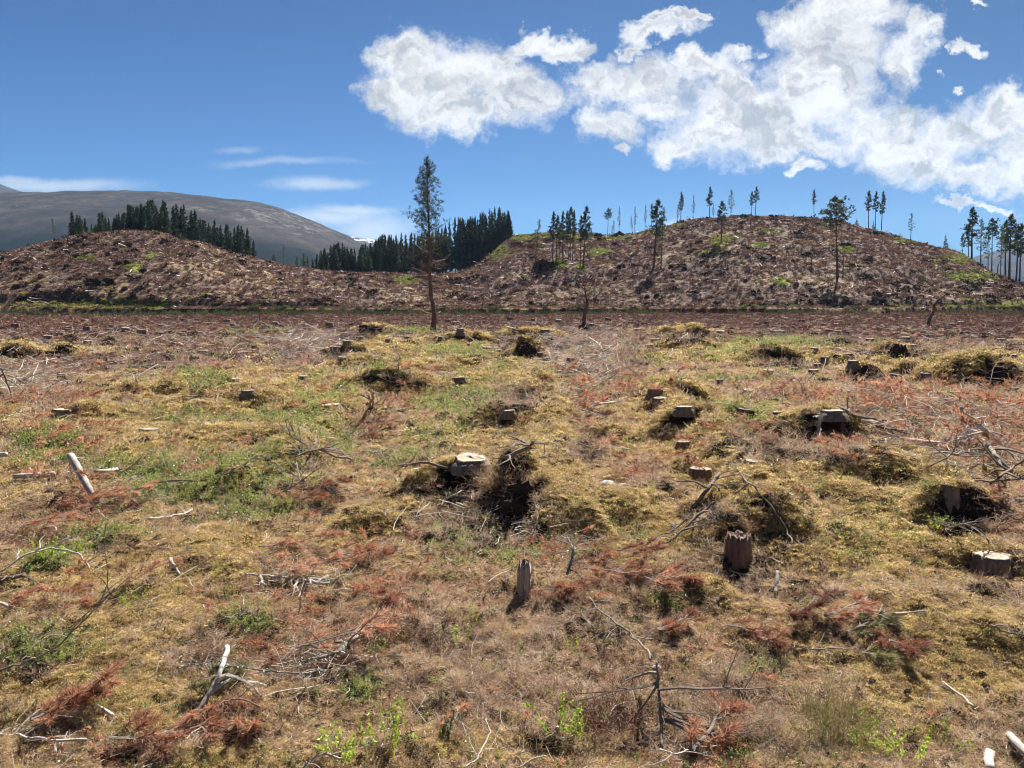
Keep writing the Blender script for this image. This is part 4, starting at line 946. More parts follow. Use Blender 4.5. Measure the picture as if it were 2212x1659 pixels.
# the lone pine that stands on the plain
def lone_pine():
    rng = rng_of(601); b = spot(935, 718); b = hit(935, 717); y = b.y; sc_ = y / PF
    H = top_of(927, 345, y) - b.z; e = empty('pine_tree', b); tb, cb, db = MB(), MB(), MB()
    path = [(935,722),(936,705),(938,690),(938,675),(936,655),(932,640),(931,620),(930,590),(930,560),(930,520),(929,480),(928,440),(927,400),(926.5,370),(927,345)]
    P = np.array([[(q[0] - 935) * sc_, 0.03 * math.sin(i), top_of(q[0], q[1], y) - b.z] for i, q in enumerate(path)]); P[0, 2] = -.25
    rad = np.array([7.0, 5.8, 5.4, 5.2, 5.2, 4.4, 4.0, 3.5, 3.1, 2.6, 2.1, 1.7, 1.2, .8, .3]) * sc_
    tb.tube(P, rad, 10, rough=.10, rng=rng)
    at = lambda z: np.array([np.interp(z, P[:, 2], P[:, 0]), np.interp(z, P[:, 2], P[:, 1]), z])
    rat = lambda z: float(np.interp(z, P[:, 2], rad))
    hz = lambda py: top_of(930, py, y) - b.z
    z0, z1 = hz(545), hz(347)
    for i in range(112):                                   # live crown, thinner towards its foot
        u = (i + rng.uniform(0, 1)) / 112; z = z0 + (z1 - z0) * u; full = min(1, (u + .25) / .55)
        L = (1.42 * min(1, .6 + u * 1.6) * (1 - u) ** .60 + .10) * rng.uniform(.45, 1.15); a = rng.uniform(0, 6.283); el = rng.uniform(.05, .45) + .35 * u
        d = np.array([math.cos(a) * math.cos(el), math.sin(a) * math.cos(el), math.sin(el)]); Q = [at(z)]
        for j in range(4): d = unit(d + np.array([0, 0, .10]) + rng.normal(size=3) * .10); Q.append(Q[-1] + d * L / 4)
        Q = np.array(Q); tb.tube(Q, np.linspace(.020, .006, 5), 4, cap=False)
        n = int(1 + 5.0 * L * full); tt = np.append(rng.uniform(.25, 1, n) * 3.99, 3.99); k = np.minimum(tt.astype(int), 3); f = (tt - k)[:, None]
        B = Q[k] * (1 - f) + Q[k + 1] * f; tips = B + rng.normal(size=B.shape) * (.15 * L + .03) * (1, 1, .6) + (0, 0, .03)
        for q in range(len(B)): tb.tube([B[q], tips[q]], [.007, .004], 3, cap=False)
        nb = int(9 * full) + 4; base = np.repeat(tips, nb, 0) + rng.normal(size=(len(tips) * nb, 3)) * .045
        cb.blades(base, unit(d * .6 + unit(rng.normal(size=base.shape)) * .8 + (0, 0, .3)), rng.uniform(.08, .17, len(base)), .023, rng, taper=.4)
    link('trunk', tb.build('trunk', MAT['trunk_red']), e); link('crown', cb.build('crown', MAT['pineg']), e)
    for i in range(70):                                    # brown dead twigs below
        z = rng.uniform(hz(650), hz(540)); a = rng.uniform(0, 6.283); L = rng.uniform(.4, 1.5) * (1.0 if z > hz(620) else .55); d = unit(np.array([math.cos(a), math.sin(a), rng.uniform(-.35, .35)])); Q = [at(z)]
        for j in range(4): d = unit(d + rng.normal(size=3) * .14); Q.append(Q[-1] + d * L / 4)
        db.tube(Q, np.linspace(.013, .005, 5), 3, cap=False)
        for q in range(1, 5):
            for h in range(4 if z > hz(615) else 1):
                dd = unit(d + rng.normal(size=3) * .7); s0 = Q[q]; db.strip([s0, s0 + dd * .18, s0 + dd * .36 + rng.normal(size=3) * .05], .012, .008, rng)
    link('dead_twigs', db.build('dead_twigs', MAT['browntwig']), e)
    for (pts, r_) in [([(931,596),(917,588),(905,582),(892,578)], 1.5), ([(932,618),(920,612),(906,604),(890,598)], 1.7), ([(932,634),(922,629),(915,624)], 1.3), ([(933,645),(925,632),(912,641)], 1.2), ([(934,678),(922,676),(908,668),(898,662)], 1.6), ([(938,668),(946,660),(948,645),(943,636)], 2.2), ([(933,655),(930,645),(922,640)], 1.8), ([(938,676),(948,676),(952,672)], 1.5), ([(931,575),(945,565),(962,560),(975,548)], 1.2),([(930,545),(915,540),(900,528),(888,520)], 1.3)]:
        m = MB(); Q = np.array([[(q[0] - 935) * sc_, (.25 * math.sin(i * 2 + pts[0][1])) * (i > 0), hz(q[1])] for i, q in enumerate(pts)]); m.tube(Q, np.linspace(r_, .35, len(Q)) * sc_, 5)
        link('dead_limb', m.build('dead_limb', MAT['birch']), e)
    prop(e, 'lone tall pine on the plain left of centre, dark crown above bare broken limbs', 'tree')
lone_pine()
def bare_tree(pts, rads, label, seed, twigs=0, tl=1.0, mat='trunk_red', zr=(.45, 1)):
    rng = rng_of(seed); b = hit(*pts[0]); y = b.y; sc_ = y / PF; e = empty('dead_tree', b); tb, wb = MB(), MB()
    P = np.array([[(q[0] - pts[0][0]) * sc_, .06 * math.sin(i * 1.7) * (i > 0), top_of(q[0], q[1], y) - b.z] for i, q in enumerate(pts)]); P[0, 2] = -.15
    tb.tube(P, np.array(rads) * sc_, 8, rough=.08, rng=rng); link('trunk', tb.build('trunk', MAT[mat]), e)
    for i in range(twigs):
        f = rng.uniform(*zr) * (len(P) - 1.001); k = int(f); q = P[k] * (1 - f + k) + P[k + 1] * (f - k); a = rng.uniform(0, 6.283); L = tl * rng.uniform(.4, 1.1)
        d = unit(np.array([math.cos(a), math.sin(a), rng.uniform(.1, .9)])); Q = [q]
        for j in range(4): d = unit(d + rng.normal(size=3) * .2 + (0, 0, .08)); Q.append(Q[-1] + d * L / 4)
        wb.tube(Q, np.linspace(.022, .006, 5), 4, cap=False)
        for j in (2, 3, 4):
            for h in range(2): dd = unit(d + rng.normal(size=3) * .6); wb.tube([Q[j], Q[j] + dd * L * .25], [.010, .005], 3, cap=False)
    if twigs: link('branches', wb.build('branches', MAT['browntwig']), e)
    prop(e, label, 'dead tree')
bare_tree([(1262,709),(1262,690),(1264,668),(1268,655),(1264,635),(1261,615),(1260,600)], [4.8,4.3,4.0,3.4,1.3,.7,.3], 'dead reddish tree with a thick trunk and bare twigs, centre of the plain', 611, 54, 1.35)
bare_tree([(2004,703),(2008,688),(2016,670),(2014,657),(2024,647),(2034,641),(2041,632)], [4.2,3.8,3.4,3.0,2.4,1.6,.8], 'crooked leaning dead trunk without a crown at the right of the plain', 612, 3, .4, 'trunk')
bare_tree([(561,692),(560,670),(558,650),(556,632)], [1.2,1,.7,.3], 'small thin dead tree by the green strip on the left', 613, 16, 1.3, 'trunk', (.1, 1))
bare_tree([(1821,584),(1821,560),(1822,540)], [1.2,1,.4], 'stubby reddish dead tree right of the large pine on the slope', 614, 14, 1.6, 'trunk', (.2, 1))
bare_tree([(1752,579),(1753,562),(1754,548)], [1.3,1,.5], 'short bare snag on the slope left of the large pine', 615, 4, 1.0, 'trunk')
bare_tree([(2153,590),(2155,575),(2158,564),(2164,574)], [1.4,1.2,.9,.4], 'broken snag with a snapped top in the right hand wood', 616, 0, 1, 'trunk')
bare_tree([(1040,672),(1043,655),(1046,640)], [1.3,1,.4], 'left one of two small reddish dead trees below the saddle', 617, 20, 1.4, 'trunk_red', (.1, 1))
bare_tree([(1075,672),(1073,656),(1071,645)], [1.2,1,.4], 'shorter, right one of two small reddish dead trees below the saddle', 618, 16, 1.2, 'trunk_red', (.1, 1))

# ------------------------------------------------------------------ stumps
def stump(loc, r, h, style, label, group, seed):
    rng = rng_of(seed); n = 30; th = np.linspace(0, 2 * np.pi, n, endpoint=False); e = empty('tree_stump', loc)
    lob = 1 + .07 * np.sin(th * 3 + rng.uniform(0, 6)) + .05 * np.sin(th * 5 + rng.uniform(0, 6)) + rng.normal(size=n) * .012
    lev = np.array([-.35 * h - .08, -.02, .12 * h, .35 * h, .7 * h, h]); fl = np.array([1.45, 1.28, 1.12, 1.03, 1.0, .98]) if style != 'rotten' else np.array([1.4, 1.28, 1.15, 1.05, 1.0, .93])
    if style == 'brown': fl = np.array([1.5, 1.35, 1.22, 1.12, 1.04, .98])
    tilt = rng.normal(size=2) * .03
    ridge = 1 + (.05 if style in ('cut', 'flush', 'dark', 'mossy') else .12) * rng.normal(size=n)
    V = []
    for li, (z, f) in enumerate(zip(lev, fl)):
        rr = r * f * lob * (1 + (ridge - 1) * (1 if li < 5 else .6)) * (1 + rng.normal(size=n) * .012); zz = z + (tilt[0] * np.cos(th) + tilt[1] * np.sin(th)) * r * 2 * (li / 5)
        if li == 5 and style in ('brown', 'rotten'): zz = zz + rng.uniform(-.10, .10, n) * h
        V.append(np.stack([rr * np.cos(th), rr * np.sin(th), zz], 1))
    top = V[-1]; inner = top * (.93, .93, 1) + (0, 0, -.004 if style != 'rotten' else -.01)
    V.append(inner); m = len(V); VV = np.vstack(V); i = np.arange(m - 1)[:, None] * n; j = np.arange(n)[None]
    F = np.stack([i + j, i + (j + 1) % n, i + n + (j + 1) % n, i + n + j], -1).reshape(-1, 4)
    link('bark', np_mesh('bark', VV, F, MAT['rotten' if style == 'rotten' else 'brownbark' if style == 'brown' else 'bark'], True), e)
    rings = [inner * (k, k, 1) + (0, 0, .004 * (k < 1)) + (np.stack([np.zeros(n), np.zeros(n), rng.normal(size=n) * (.003 if style not in ('brown', 'rotten') else .02 * h)], 1)) for k in (1, .66, .33, .05)]
    VV = np.vstack(rings); i = np.arange(3)[:, None] * n; F = np.stack([i + j, i + (j + 1) % n, i + n + (j + 1) % n, i + n + j], -1).reshape(-1, 4)
    F = np.vstack([F, [[3 * n + a, 3 * n + (a + 1) % n, 3 * n + n // 2, 3 * n + n // 2] for a in range(0, 0)] or np.zeros((0, 4), int)])
    link('cut_face', np_mesh('cut_face', VV, F, MAT['oldcut' if style in ('brown', 'rotten', 'dark') else 'cut'], False), e)
    if style == 'mossy':
        mb = MB(); k = 900; a = rng.uniform(0, 6.283, k); q = np.sqrt(rng.uniform(0, 1, k)) * r * 1.02
        mb.leaves(np.stack([q * np.cos(a), q * np.sin(a), h + .02 * (1 - (q / r) ** 2) - .012 + rng.uniform(-.02, .01, k) * (q > r * .9)], 1), cone_dirs(k, rng, .2), rng.uniform(.012, .03, k), rng.uniform(.006, .012, k), rng)
        link('moss_cap', mb.build('moss_cap', MAT['moss']), e)
    if style == 'rotten':                                   # long splinters and a heap of rust red crumbs at the foot
        mb = MB(); k = 60; a = rng.uniform(0, 6.283, k)
        mb.blades(np.stack([np.cos(a) * r * 1.05, np.sin(a) * r * 1.05, rng.uniform(.1, .75, k) * h], 1), unit(np.stack([np.cos(a) * .12, np.sin(a) * .12, np.ones(k)], 1)), rng.uniform(.1, .35, k) * h, r * .16, rng)
        link('splinters', mb.build('splinters', MAT['pale']), e)
    return prop(e, label, 'tree stump', group)
MAT['brownbark'] = bark_mat('brown_rotten_wood', (.06, .03, .02), (.42, .25, .18), 9, .03)
MAT['oldcut'] = bark_mat('grey_cut', (.14, .10, .08), (.42, .34, .28), 10, .01, (1, 1, 1))
for i, ((px, py, wd, hp, st, lb), (p, r_, h_)) in enumerate(zip(STUMPS, STUMP_AT)):
    if st == 'flush':
        g = max(gz(p.x + dx * r_, p.y + dy * r_) for dx, dy in ((0, 0), (.8, 0), (-.8, 0), (0, -.8), (0, .8))); p = Vector((p.x, p.y, g - .02)); h_ = .045
    stump(p, r_, h_, st, lb, 'cut stumps on the near ground', 700 + i)
# the small ones dotted far over the plain
FAR_ST = [stump(Vector((0, 0, -60)), .15, .16, st, None, None, 790 + i) for i, st in enumerate(('cut', 'flush', 'dark'))]
rg = rng_of(801); k = 0
src = [(o, [c for c in col.objects if c.parent == o]) for o in FAR_ST]
for i in range(112):
    px, py = rg.uniform(10, 2200), 694 + 130 * rg.uniform(0, 1) ** 1.5; p = hit(px, py)
    if (np.hypot(_sx - p.x, _sy - p.y) < .6).any(): continue
    o, ch = src[i % 3]
    c = o if k < 0 else o.copy(); col.objects.link(c)
    for q in ch: d = q.copy(); col.objects.link(d); d.parent = c
    c.location = p; c.rotation_euler = (0, 0, rg.uniform(0, 6.28)); s_ = rg.uniform(.75, 1.35) * np.clip(p.y / 30, .8, 1.5); c.scale = (s_, s_, s_ * rg.uniform(.6, 1.3))
    prop(c, ['small pale topped stump dotted far out on the reddish plain', 'flat pale disc of a stump far out on the reddish plain', 'small dark stump dotted far out on the reddish plain'][i % 3], 'tree stump', ['small pale stumps on the plain', 'flat pale stump discs on the plain', 'small dark stumps on the plain'][i % 3]); k += 1
for o, ch in src:
    for q in ch: bpy.data.objects.remove(q)
    bpy.data.objects.remove(o)
# ------------------------------------------------------------------ fallen branches, logs and boughs one can pick out
MAT['bush'] = leafy('olive_heather', [(0, (.05, .045, .015)), (.5, (.16, .15, .05)), (1, (.36, .30, .14))], .8, .3, 2.0)
MAT['darktwig'] = leafy('reddish_twig', [(0, (.05, .025, .018)), (.5, (.20, .09, .06)), (1, (.42, .25, .17))], .8, .1, 2.0)
MAT['sawn'] = bark_mat('orange_bark', (.22, .11, .06), (.66, .46, .30), 10, .01, (.2, 1, 1))
def on_ground(pts, lift=.02):
    out = []
    for q in pts:
        h_ = q[2] if len(q) > 2 else lift
        p = hit(q[0], q[1], h_); z = p.z + h_; out.append(np.array([p.x, p.y, z]))
    return np.array(out)
def resample(P, n):
    P = np.asarray(P); s = np.r_[0, np.cumsum(np.linalg.norm(np.diff(P, axis=0), axis=1))]; t = np.linspace(0, s[-1], n)
    return np.stack([np.interp(t, s, P[:, i]) for i in range(3)], 1)
def branch(pts, w0, w1, label, seed, mat='twig', twigs=6, tl=.35, lift=.03, name='fallen_branch', cat='branch', kink=.012, lich=False):
    """pts on the picture grid (optionally with a height above the ground); w0, w1 widths on the grid"""
    rng = rng_of(seed); P = on_ground(pts, lift); D_ = P[:, 1].mean(); n = max(6, len(pts) * 4)
    if len(pts) == 2:
        P = np.vstack([P[0], (P[0] + P[1]) / 2, P[1]])
    Q = resample(P, n); L = np.linalg.norm(Q[-1] - Q[0]); Q = Q + rng.normal(size=Q.shape) * (0 if mat in ('logwood', 'sawn') else kink) * max(L, .3) * .45
    # a stick bridges the hollows: never below the ground
    Q[:, 2] = np.maximum(Q[:, 2], T(Q[:, 0], Q[:, 1]) + lift * .5)
    o = Q[0].copy(); e = empty(name, o); tb, wb = MB(), MB()
    tb.tube(Q - o, np.linspace(w0, w1, n) / 2 / PF * D_, 8 if w0 > 6 else 6, rough=.09, rng=rng)
    link('stem', tb.build('stem', MAT[mat], True), e)
    for i in range(twigs):
        k = rng.integers(1, n - 1); d = unit(Q[k + 1 if k + 1 < n else k] - Q[k - 1]); sd = unit(np.cross(d, (0, 0, 1))) * rng.choice([-1, 1])
        dd = unit(d * rng.uniform(.2, .9) + sd * rng.uniform(.4, 1) + (0, 0, rng.uniform(0, .5))); R_ = [Q[k] - o]; ll = tl * rng.uniform(.4, 1.2)
        for j in range(5): dd = unit(dd + rng.normal(size=3) * .2 + (0, 0, -.06)); R_.append(R_[-1] + dd * ll / 5)
        wb.tube(R_, np.linspace(w1, max(.5, w1 * .35), 6) / 2.2 / PF * D_ , 4, cap=False)
        for h in range(2):
            k2 = rng.integers(2, 5); d3 = unit(dd + rng.normal(size=3) * .6); wb.tube([R_[k2], R_[k2] + d3 * ll * .2, R_[k2] + d3 * ll * .38 + rng.normal(size=3) * .01], np.array([w1 * .35, w1 * .28, w1 * .2]) / 2 / PF * D_, 3, cap=False)
    if twigs: link('twigs', wb.build('twigs', MAT[mat]), e)
    if lich:
        mb = MB(); k = 260; idx = rng.integers(0, n, k); b = Q[idx] - o + rng.normal(size=(k, 3)) * w0 / PF * D_ * .55
        mb.leaves(b, unit(rng.normal(size=(k, 3))), rng.uniform(.006, .018, k), rng.uniform(.004, .012, k), rng); link('lichen', mb.build('lichen', MAT['lichen']), e)
    prop(e, label, cat); return e
MAT['lichen'] = leafy('lichen', [(0, (.12, .14, .11)), (.5, (.34, .38, .31)), (1, (.62, .66, .57))], .9, .1, 3.0)
B = branch
B([(209,1086,.02),(190,1052,.12),(170,1015,.22),(152,984,.34)], 13, 17, 'bleached split log propped up slantwise over the lying one at the left', 901, 'logwood', 1, .15, name='fallen_log', cat='log')
B([(30,1029),(75,1027),(118,1024)], 11, 12, 'left half of the bleached log lying on the grass at the left edge', 902, 'logwood', 1, .2, .09, name='fallen_log', cat='log')
B([(205,1019),(230,1017),(252,1014)], 9, 9, 'short bleached log end right of the propped log', 903, 'logwood', 0, lift=.08, name='fallen_log', cat='log')
B([(-15,985),(14,981)], 12, 10, 'pale broken log end cut off by the left edge', 904, 'logwood', 0, lift=.08, name='fallen_log', cat='log')
B([(1948,951,.07),(2030,957,.05)], 13, 9, 'fresh orange barked log with a sawn end lying in the rust red litter', 905, 'sawn', 0, name='fallen_log', cat='log')
B([(409,1573,.02),(430,1535,.05),(455,1490,.09),(478,1445,.13),(492,1396,.18)], 9, 13, 'pale straight broken branch slanting up from the lower left foreground', 906, 'birch', 3, .25)
B([(700,1450,.05),(650,1452,.08),(560,1448,.10),(500,1440,.07),(420,1432,.06),(392,1440,.03),(383,1452,.02)], 4, 3, 'thin grey forked branch crossing the pale straight one', 907, 'twig', 12, .35, lich=True)
B([(770,1375,.08),(735,1405,.07),(690,1420,.05),(650,1430,.04)], 11, 6, 'dark lichened branch end among rust needles, left of centre', 908, 'twig', 6, .3, lich=True)
B([(531,1239,.03),(580,1243,.05),(640,1250,.08),(712,1262,.10)], 4, 7, 'lichen covered branch below the bright rust red bough', 909, 'birch', 10, .3, lich=True)
B([(208,1523),(226,1533),(243,1545)], 7, 9, 'short white stick alone on yellow moss at the lower left', 910, 'logwood', 0)
B([(320,1122),(360,1117),(402,1109),(415,1100)], 8, 4, 'pale stick lying below the propped log', 911, 'birch', 2, .2)
B([(368,1208),(378,1225),(388,1242)], 9, 6, 'small pale stick fragment below the pale one at the left', 912, 'birch', 0)
B([(855,1020,.02),(870,1006,.08),(893,1001,.12),(928,1002,.10),(970,1013,.04)], 4, 6, 'arched grey branch leading to the widest stump disc', 913, 'twig', 2, .3)
B([(1091,990,.10),(1115,978,.22),(1140,967,.32),(1152,955,.42)], 10, 7, 'thick grey broken branch sticking up behind the grassy mound', 914, 'twig', 5, .5)
B([(958,1080,.03),(990,1065,.05),(1010,1050,.06),(1018,1028,.05)], 4, 3, 'pale root curling over the dark earth under the widest stump disc', 915, 'birch', 2, .2)
B([(1418,1430,.28),(1422,1470,.18),(1426,1530,.12),(1430,1620,.0)], 5, 9, 'upright thin dead stem in the lower right foreground', 916, 'twig', 9, .45)
B([(1270,1290,.05),(1310,1330,.10),(1370,1375,.16),(1412,1420,.24)], 3, 5, 'long thin dead branch reaching to the upright stem', 917, 'twig', 6, .3)
B([(1425,1618,.03),(1460,1630,.08),(1500,1615,.05),(1560,1612,.03)], 4, 3, 'pale thin branch curving right from the foot of the upright stem', 918, 'birch', 4, .25)
B([(1680,1234,.10),(1678,1258,.05),(1676,1284,.0)], 8, 9, 'short pale stick standing below the tall brown stump', 919, 'birch', 0)
B([(1930,1327),(1965,1324),(2000,1320)], 9, 5, 'splintered white sliver of wood on the right foreground', 920, 'logwood', 1, .1)
B([(2037,1474),(2060,1490),(2085,1510),(2103,1527)], 4, 7, 'thin white stick slanting down at the lower right', 921, 'birch', 1, .2)
B([(2181,1588,.03),(2198,1607,.05),(2225,1637,.05)], 18, 22, 'thick pale broken log at the bottom right corner', 922, 'logwood', 0, name='fallen_log', cat='log')
B([(2138,1628,.02),(2136,1645,.03),(2140,1662,.03)], 24, 20, 'crumbling pale lump of wood at the bottom right', 923, 'logwood', 0, name='fallen_log', cat='log')
B([(1817,883,.22),(1840,895,.13),(1862,910,.08),(1880,918,.03)], 7, 12, 'dark thick fallen branch rising from the rust red litter', 924, 'bark', 4, .5)
B([(1769,893,.32),(1771,915,.18),(1766,942,.02)], 5, 6, 'short pale lichened stake beside the wide flush stump', 925, 'birch', 4, .3, lich=True)
B([(1553,1024,.16),(1530,1055,.10),(1510,1080,.05),(1495,1098,.0)], 8, 9, 'black stick leaning down from beside the round stump', 926, 'bark', 2, .25)
B([(1445,1170,.02),(1480,1140,.07),(1510,1112,.10),(1543,1085,.14)], 4, 6, 'grey branch climbing the moss left of the leaning black stick', 927, 'twig', 5, .3)
B([(1575,1015,.03),(1625,1048,.08),(1665,1095,.08),(1700,1145,.05),(1712,1180,.03)], 4, 4, 'long curved branch trailing along the right side of the mossy mound', 928, 'twig', 9, .35)
B([(1400,1168,.02),(1435,1157,.05),(1470,1135,.08),(1485,1120,.10)], 3, 4, 'thin branch lying left of the mossy mound', 929, 'twig', 5, .3)
B([(2115,918,.5),(2135,938,.3),(2150,952,.15),(2175,965,.05)], 9, 6, 'bleached forked branch on top of the brash tangle at the right', 930, 'logwood', 5, .5)
B([(2135,962,.25),(2150,985,.20),(2175,1010,.15),(2185,1020,.1)], 12, 8, 'thick grey branch slanting down through the brash tangle', 931, 'twig', 4, .5)
B([(2225,985,.5),(2195,1005,.35),(2160,1030,.2),(2135,1048,.05)], 5, 7, 'dark branch rising out of the brash tangle to the right edge', 932, 'bark', 5, .5)
B([(2010,965,.05),(2050,955,.12),(2090,944,.15),(2115,935,.18)], 4, 5, 'pale curved branch left of the bleached forked one', 933, 'logwood', 4, .4)
B([(2004,1010,.10),(2040,988,.16),(2090,975,.2),(2130,968,.2)], 3, 4, 'long thin grey branch arching over the brash tangle', 934, 'twig', 10, .6)
B([(1870,962,.02),(1895,953,.06),(1920,949,.05)], 3, 4, 'thin stick pointing at the fresh sawn log', 935, 'twig', 2, .3)
B([(2008,918,.04),(2030,920,.05),(2060,917,.05)], 5, 4, 'white stick below the upright splintered snag', 936, 'logwood', 1, .3)
B([(1925,899,.04),(1950,896,.06),(1965,898,.03)], 5, 4, 'white stick in the litter left of the upright splintered snag', 937, 'logwood', 1, .3)
B([(2077,880,.34),(2077,896,.16),(2076,910,.0)], 7, 10, 'upright splintered grey snag in the rust red brash at the right', 938, 'twig', 3, .5)
B([(2130,900,.10),(2105,905,.25),(2085,893,.4)], 4, 4, 'pale stick leaning against the upright splintered snag', 939, 'logwood', 1, .3)
B([(3,795,.75),(12,820,.45),(24,860,.1)], 3, 4, 'bare thin pole leaning out of the brash at the far left', 940, 'twig', 5, .5)
B([(270,835,.05),(300,812,.15),(340,790,.2)], 4, 3, 'thin dark branch right of the left hand brash', 941, 'twig', 3, .5)
B([(308,770),(330,765),(350,760)], 4, 3, 'pale branch far out on the left plain', 942, 'logwood', 2, .4)
B([(250,1010,.02),(330,1045,.04),(420,1038,.07),(500,1020,.05),(540,1000,.06)], 3, 4, 'long thin dark branch lying across the green patch at the left', 943, 'twig', 14, .4)
B([(640,985,.2),(690,968,.25),(720,985,.12),(760,990,.03)], 4, 6, 'bowed grey branch above the drooping dead bough', 944, 'twig', 12, .5)
B([(590,1075,.1),(650,1040,.22),(640,1000,.3)], 3, 3, 'forked twig standing left of the drooping dead bough', 945, 'twig', 9, .4)
B([(0,1585,.03),(60,1592,.05),(120,1600,.06),(185,1597,.03)], 5, 6, 'pale branch lying along the bottom left corner', 946, 'birch', 4, .3)
B([(0,1235,.06),(55,1198,.10),(110,1182,.13),(170,1195,.10),(195,1230,.03)], 4, 4, 'bent grey branch over the green shoots at the left edge', 947, 'birch', 6, .35)
B([(-10,1252,.03),(25,1248,.05),(55,1240,.04)], 12, 9, 'dark thick stick at the left edge', 948, 'bark', 1, .2)
B([(-10,1300,.03),(10,1306,.05),(25,1314,.03)], 8, 9, 'pale forked stick end at the left edge', 949, 'logwood', 1, .2)
B([(-10,1450,.10),(60,1430,.15),(120,1400,.2),(180,1340,.35),(245,1270,.5)], 5, 3, 'long blurred bare branch rising across the left foreground', 950, 'twig', 12, .5)
B([(650,1662,.02),(680,1635,.06),(700,1627,.08),(740,1640,.05)], 6, 5, 'pale curved branch at the bottom edge left of centre', 951, 'birch', 3, .2)
B([(470,1530,.02),(495,1510,.06),(530,1512,.07),(565,1528,.03)], 3, 3, 'thin arching twig right of the pale straight branch', 952, 'twig', 3, .2)
B([(1000,1660,.02),(1030,1640,.05),(1060,1580,.10),(1050,1555,.12)], 4, 3, 'thin pale twig at the bottom edge near the centre', 953, 'birch', 3, .2)
B([(1120,1660,.03),(1150,1640,.06),(1180,1632,.05)], 4, 3, 'short pale twig at the bottom edge in front of a dark hollow', 954, 'birch', 1, .2)
B([(1455,1606,.03),(1500,1600,.06),(1540,1582,.09),(1590,1578,.05)], 4, 3, 'grey branch above the rust bough at the bottom edge', 955, 'twig', 3, .25)
B([(1820,1340,.03),(1860,1325,.07),(1900,1328,.06),(1945,1350,.03)], 3, 3, 'thin bow shaped twig below the splintered white sliver', 956, 'birch', 2, .25)
B([(1710,1400,.03),(1760,1403,.05),(1830,1400,.04)], 3, 3, 'thin grey stick beside the drooping dark bough', 957, 'twig', 3, .25)
B([(2140,1350,.03),(2170,1365,.05),(2210,1372,.05)], 4, 5, 'grey stick near the right edge below the broad stump', 958, 'twig', 2, .2)
B([(1575,1232),(1600,1240),(1630,1243)], 4, 3, 'pale stick at the foot of the tall brown stump', 959, 'logwood', 0)
B([(2045,1145,.05),(2080,1130,.2),(2120,1145,.2),(2138,1175,.05)], 3, 3, 'tangle of thin grey twigs over the dark hollow at the right', 960, 'twig', 14, .4)
B([(797,852,.55),(800,868,.25),(798,884,.0)], 4, 7, 'left one of two upright brown splinters on the ridge', 961, 'rotten', 1, .2)
B([(804,850,.55),(806,868,.25),(806,882,.0)], 5, 6, 'right one of two upright brown splinters on the ridge', 962, 'rotten', 1, .2)
B([(861,768,1.0),(862,800,.5),(866,838,.0)], 1.4, 2.6, 'single thin bare sapling on the ridge right of the green hummock', 963, 'twig', 5, .3)
B([(1270,880,.03),(1300,872,.1),(1330,868,.08)], 4, 5, 'pale forked branch between the two mossy ridges', 964, 'logwood', 3, .4)
B([(1225,1240,.1),(1240,1190,.2),(1225,1160,.25)], 6, 4, 'lichened grey branch end right of the rotting stump', 965, 'twig', 6, .25, lich=True)

def bough(px, py, ang, L, label, seed, mat='needle', up=.15, sides=11, lift=.04):
    p = hit(px, py); e = empty('dead_bough' if mat != 'greenbough' else 'pine_bough', (p.x, p.y, p.z + lift)); st, nd = bough_geom(seed, n_side=sides, blades=40, nl=.062, nw=.0036, L=L * .66)
    link('stem', st.build('stem', MAT['twig']), e); link('needles', nd.build('needles', MAT[mat]), e)
    e.rotation_euler = (0, -up * .4, ang); e.scale = (1, 1, .62); prop(e, label, 'dead bough' if mat != 'greenbough' else 'pine bough'); return e
MAT['greenbough'] = leafy('green_needles', [(0, (.05, .055, .02)), (.5, (.17, .16, .06)), (1, (.42, .36, .15))], .5, .3, 1.5)
MAT['fadedbough'] = leafy('faded_needles', [(0, (.08, .05, .02)), (.5, (.28, .18, .07)), (1, (.52, .38, .18))], .6, .3, 1.5)
MAT['darkbough'] = leafy('dark_rust_needles', [(0, (.07, .028, .018)), (.5, (.24, .09, .05)), (1, (.48, .23, .13))], .6, .3, 1.5)
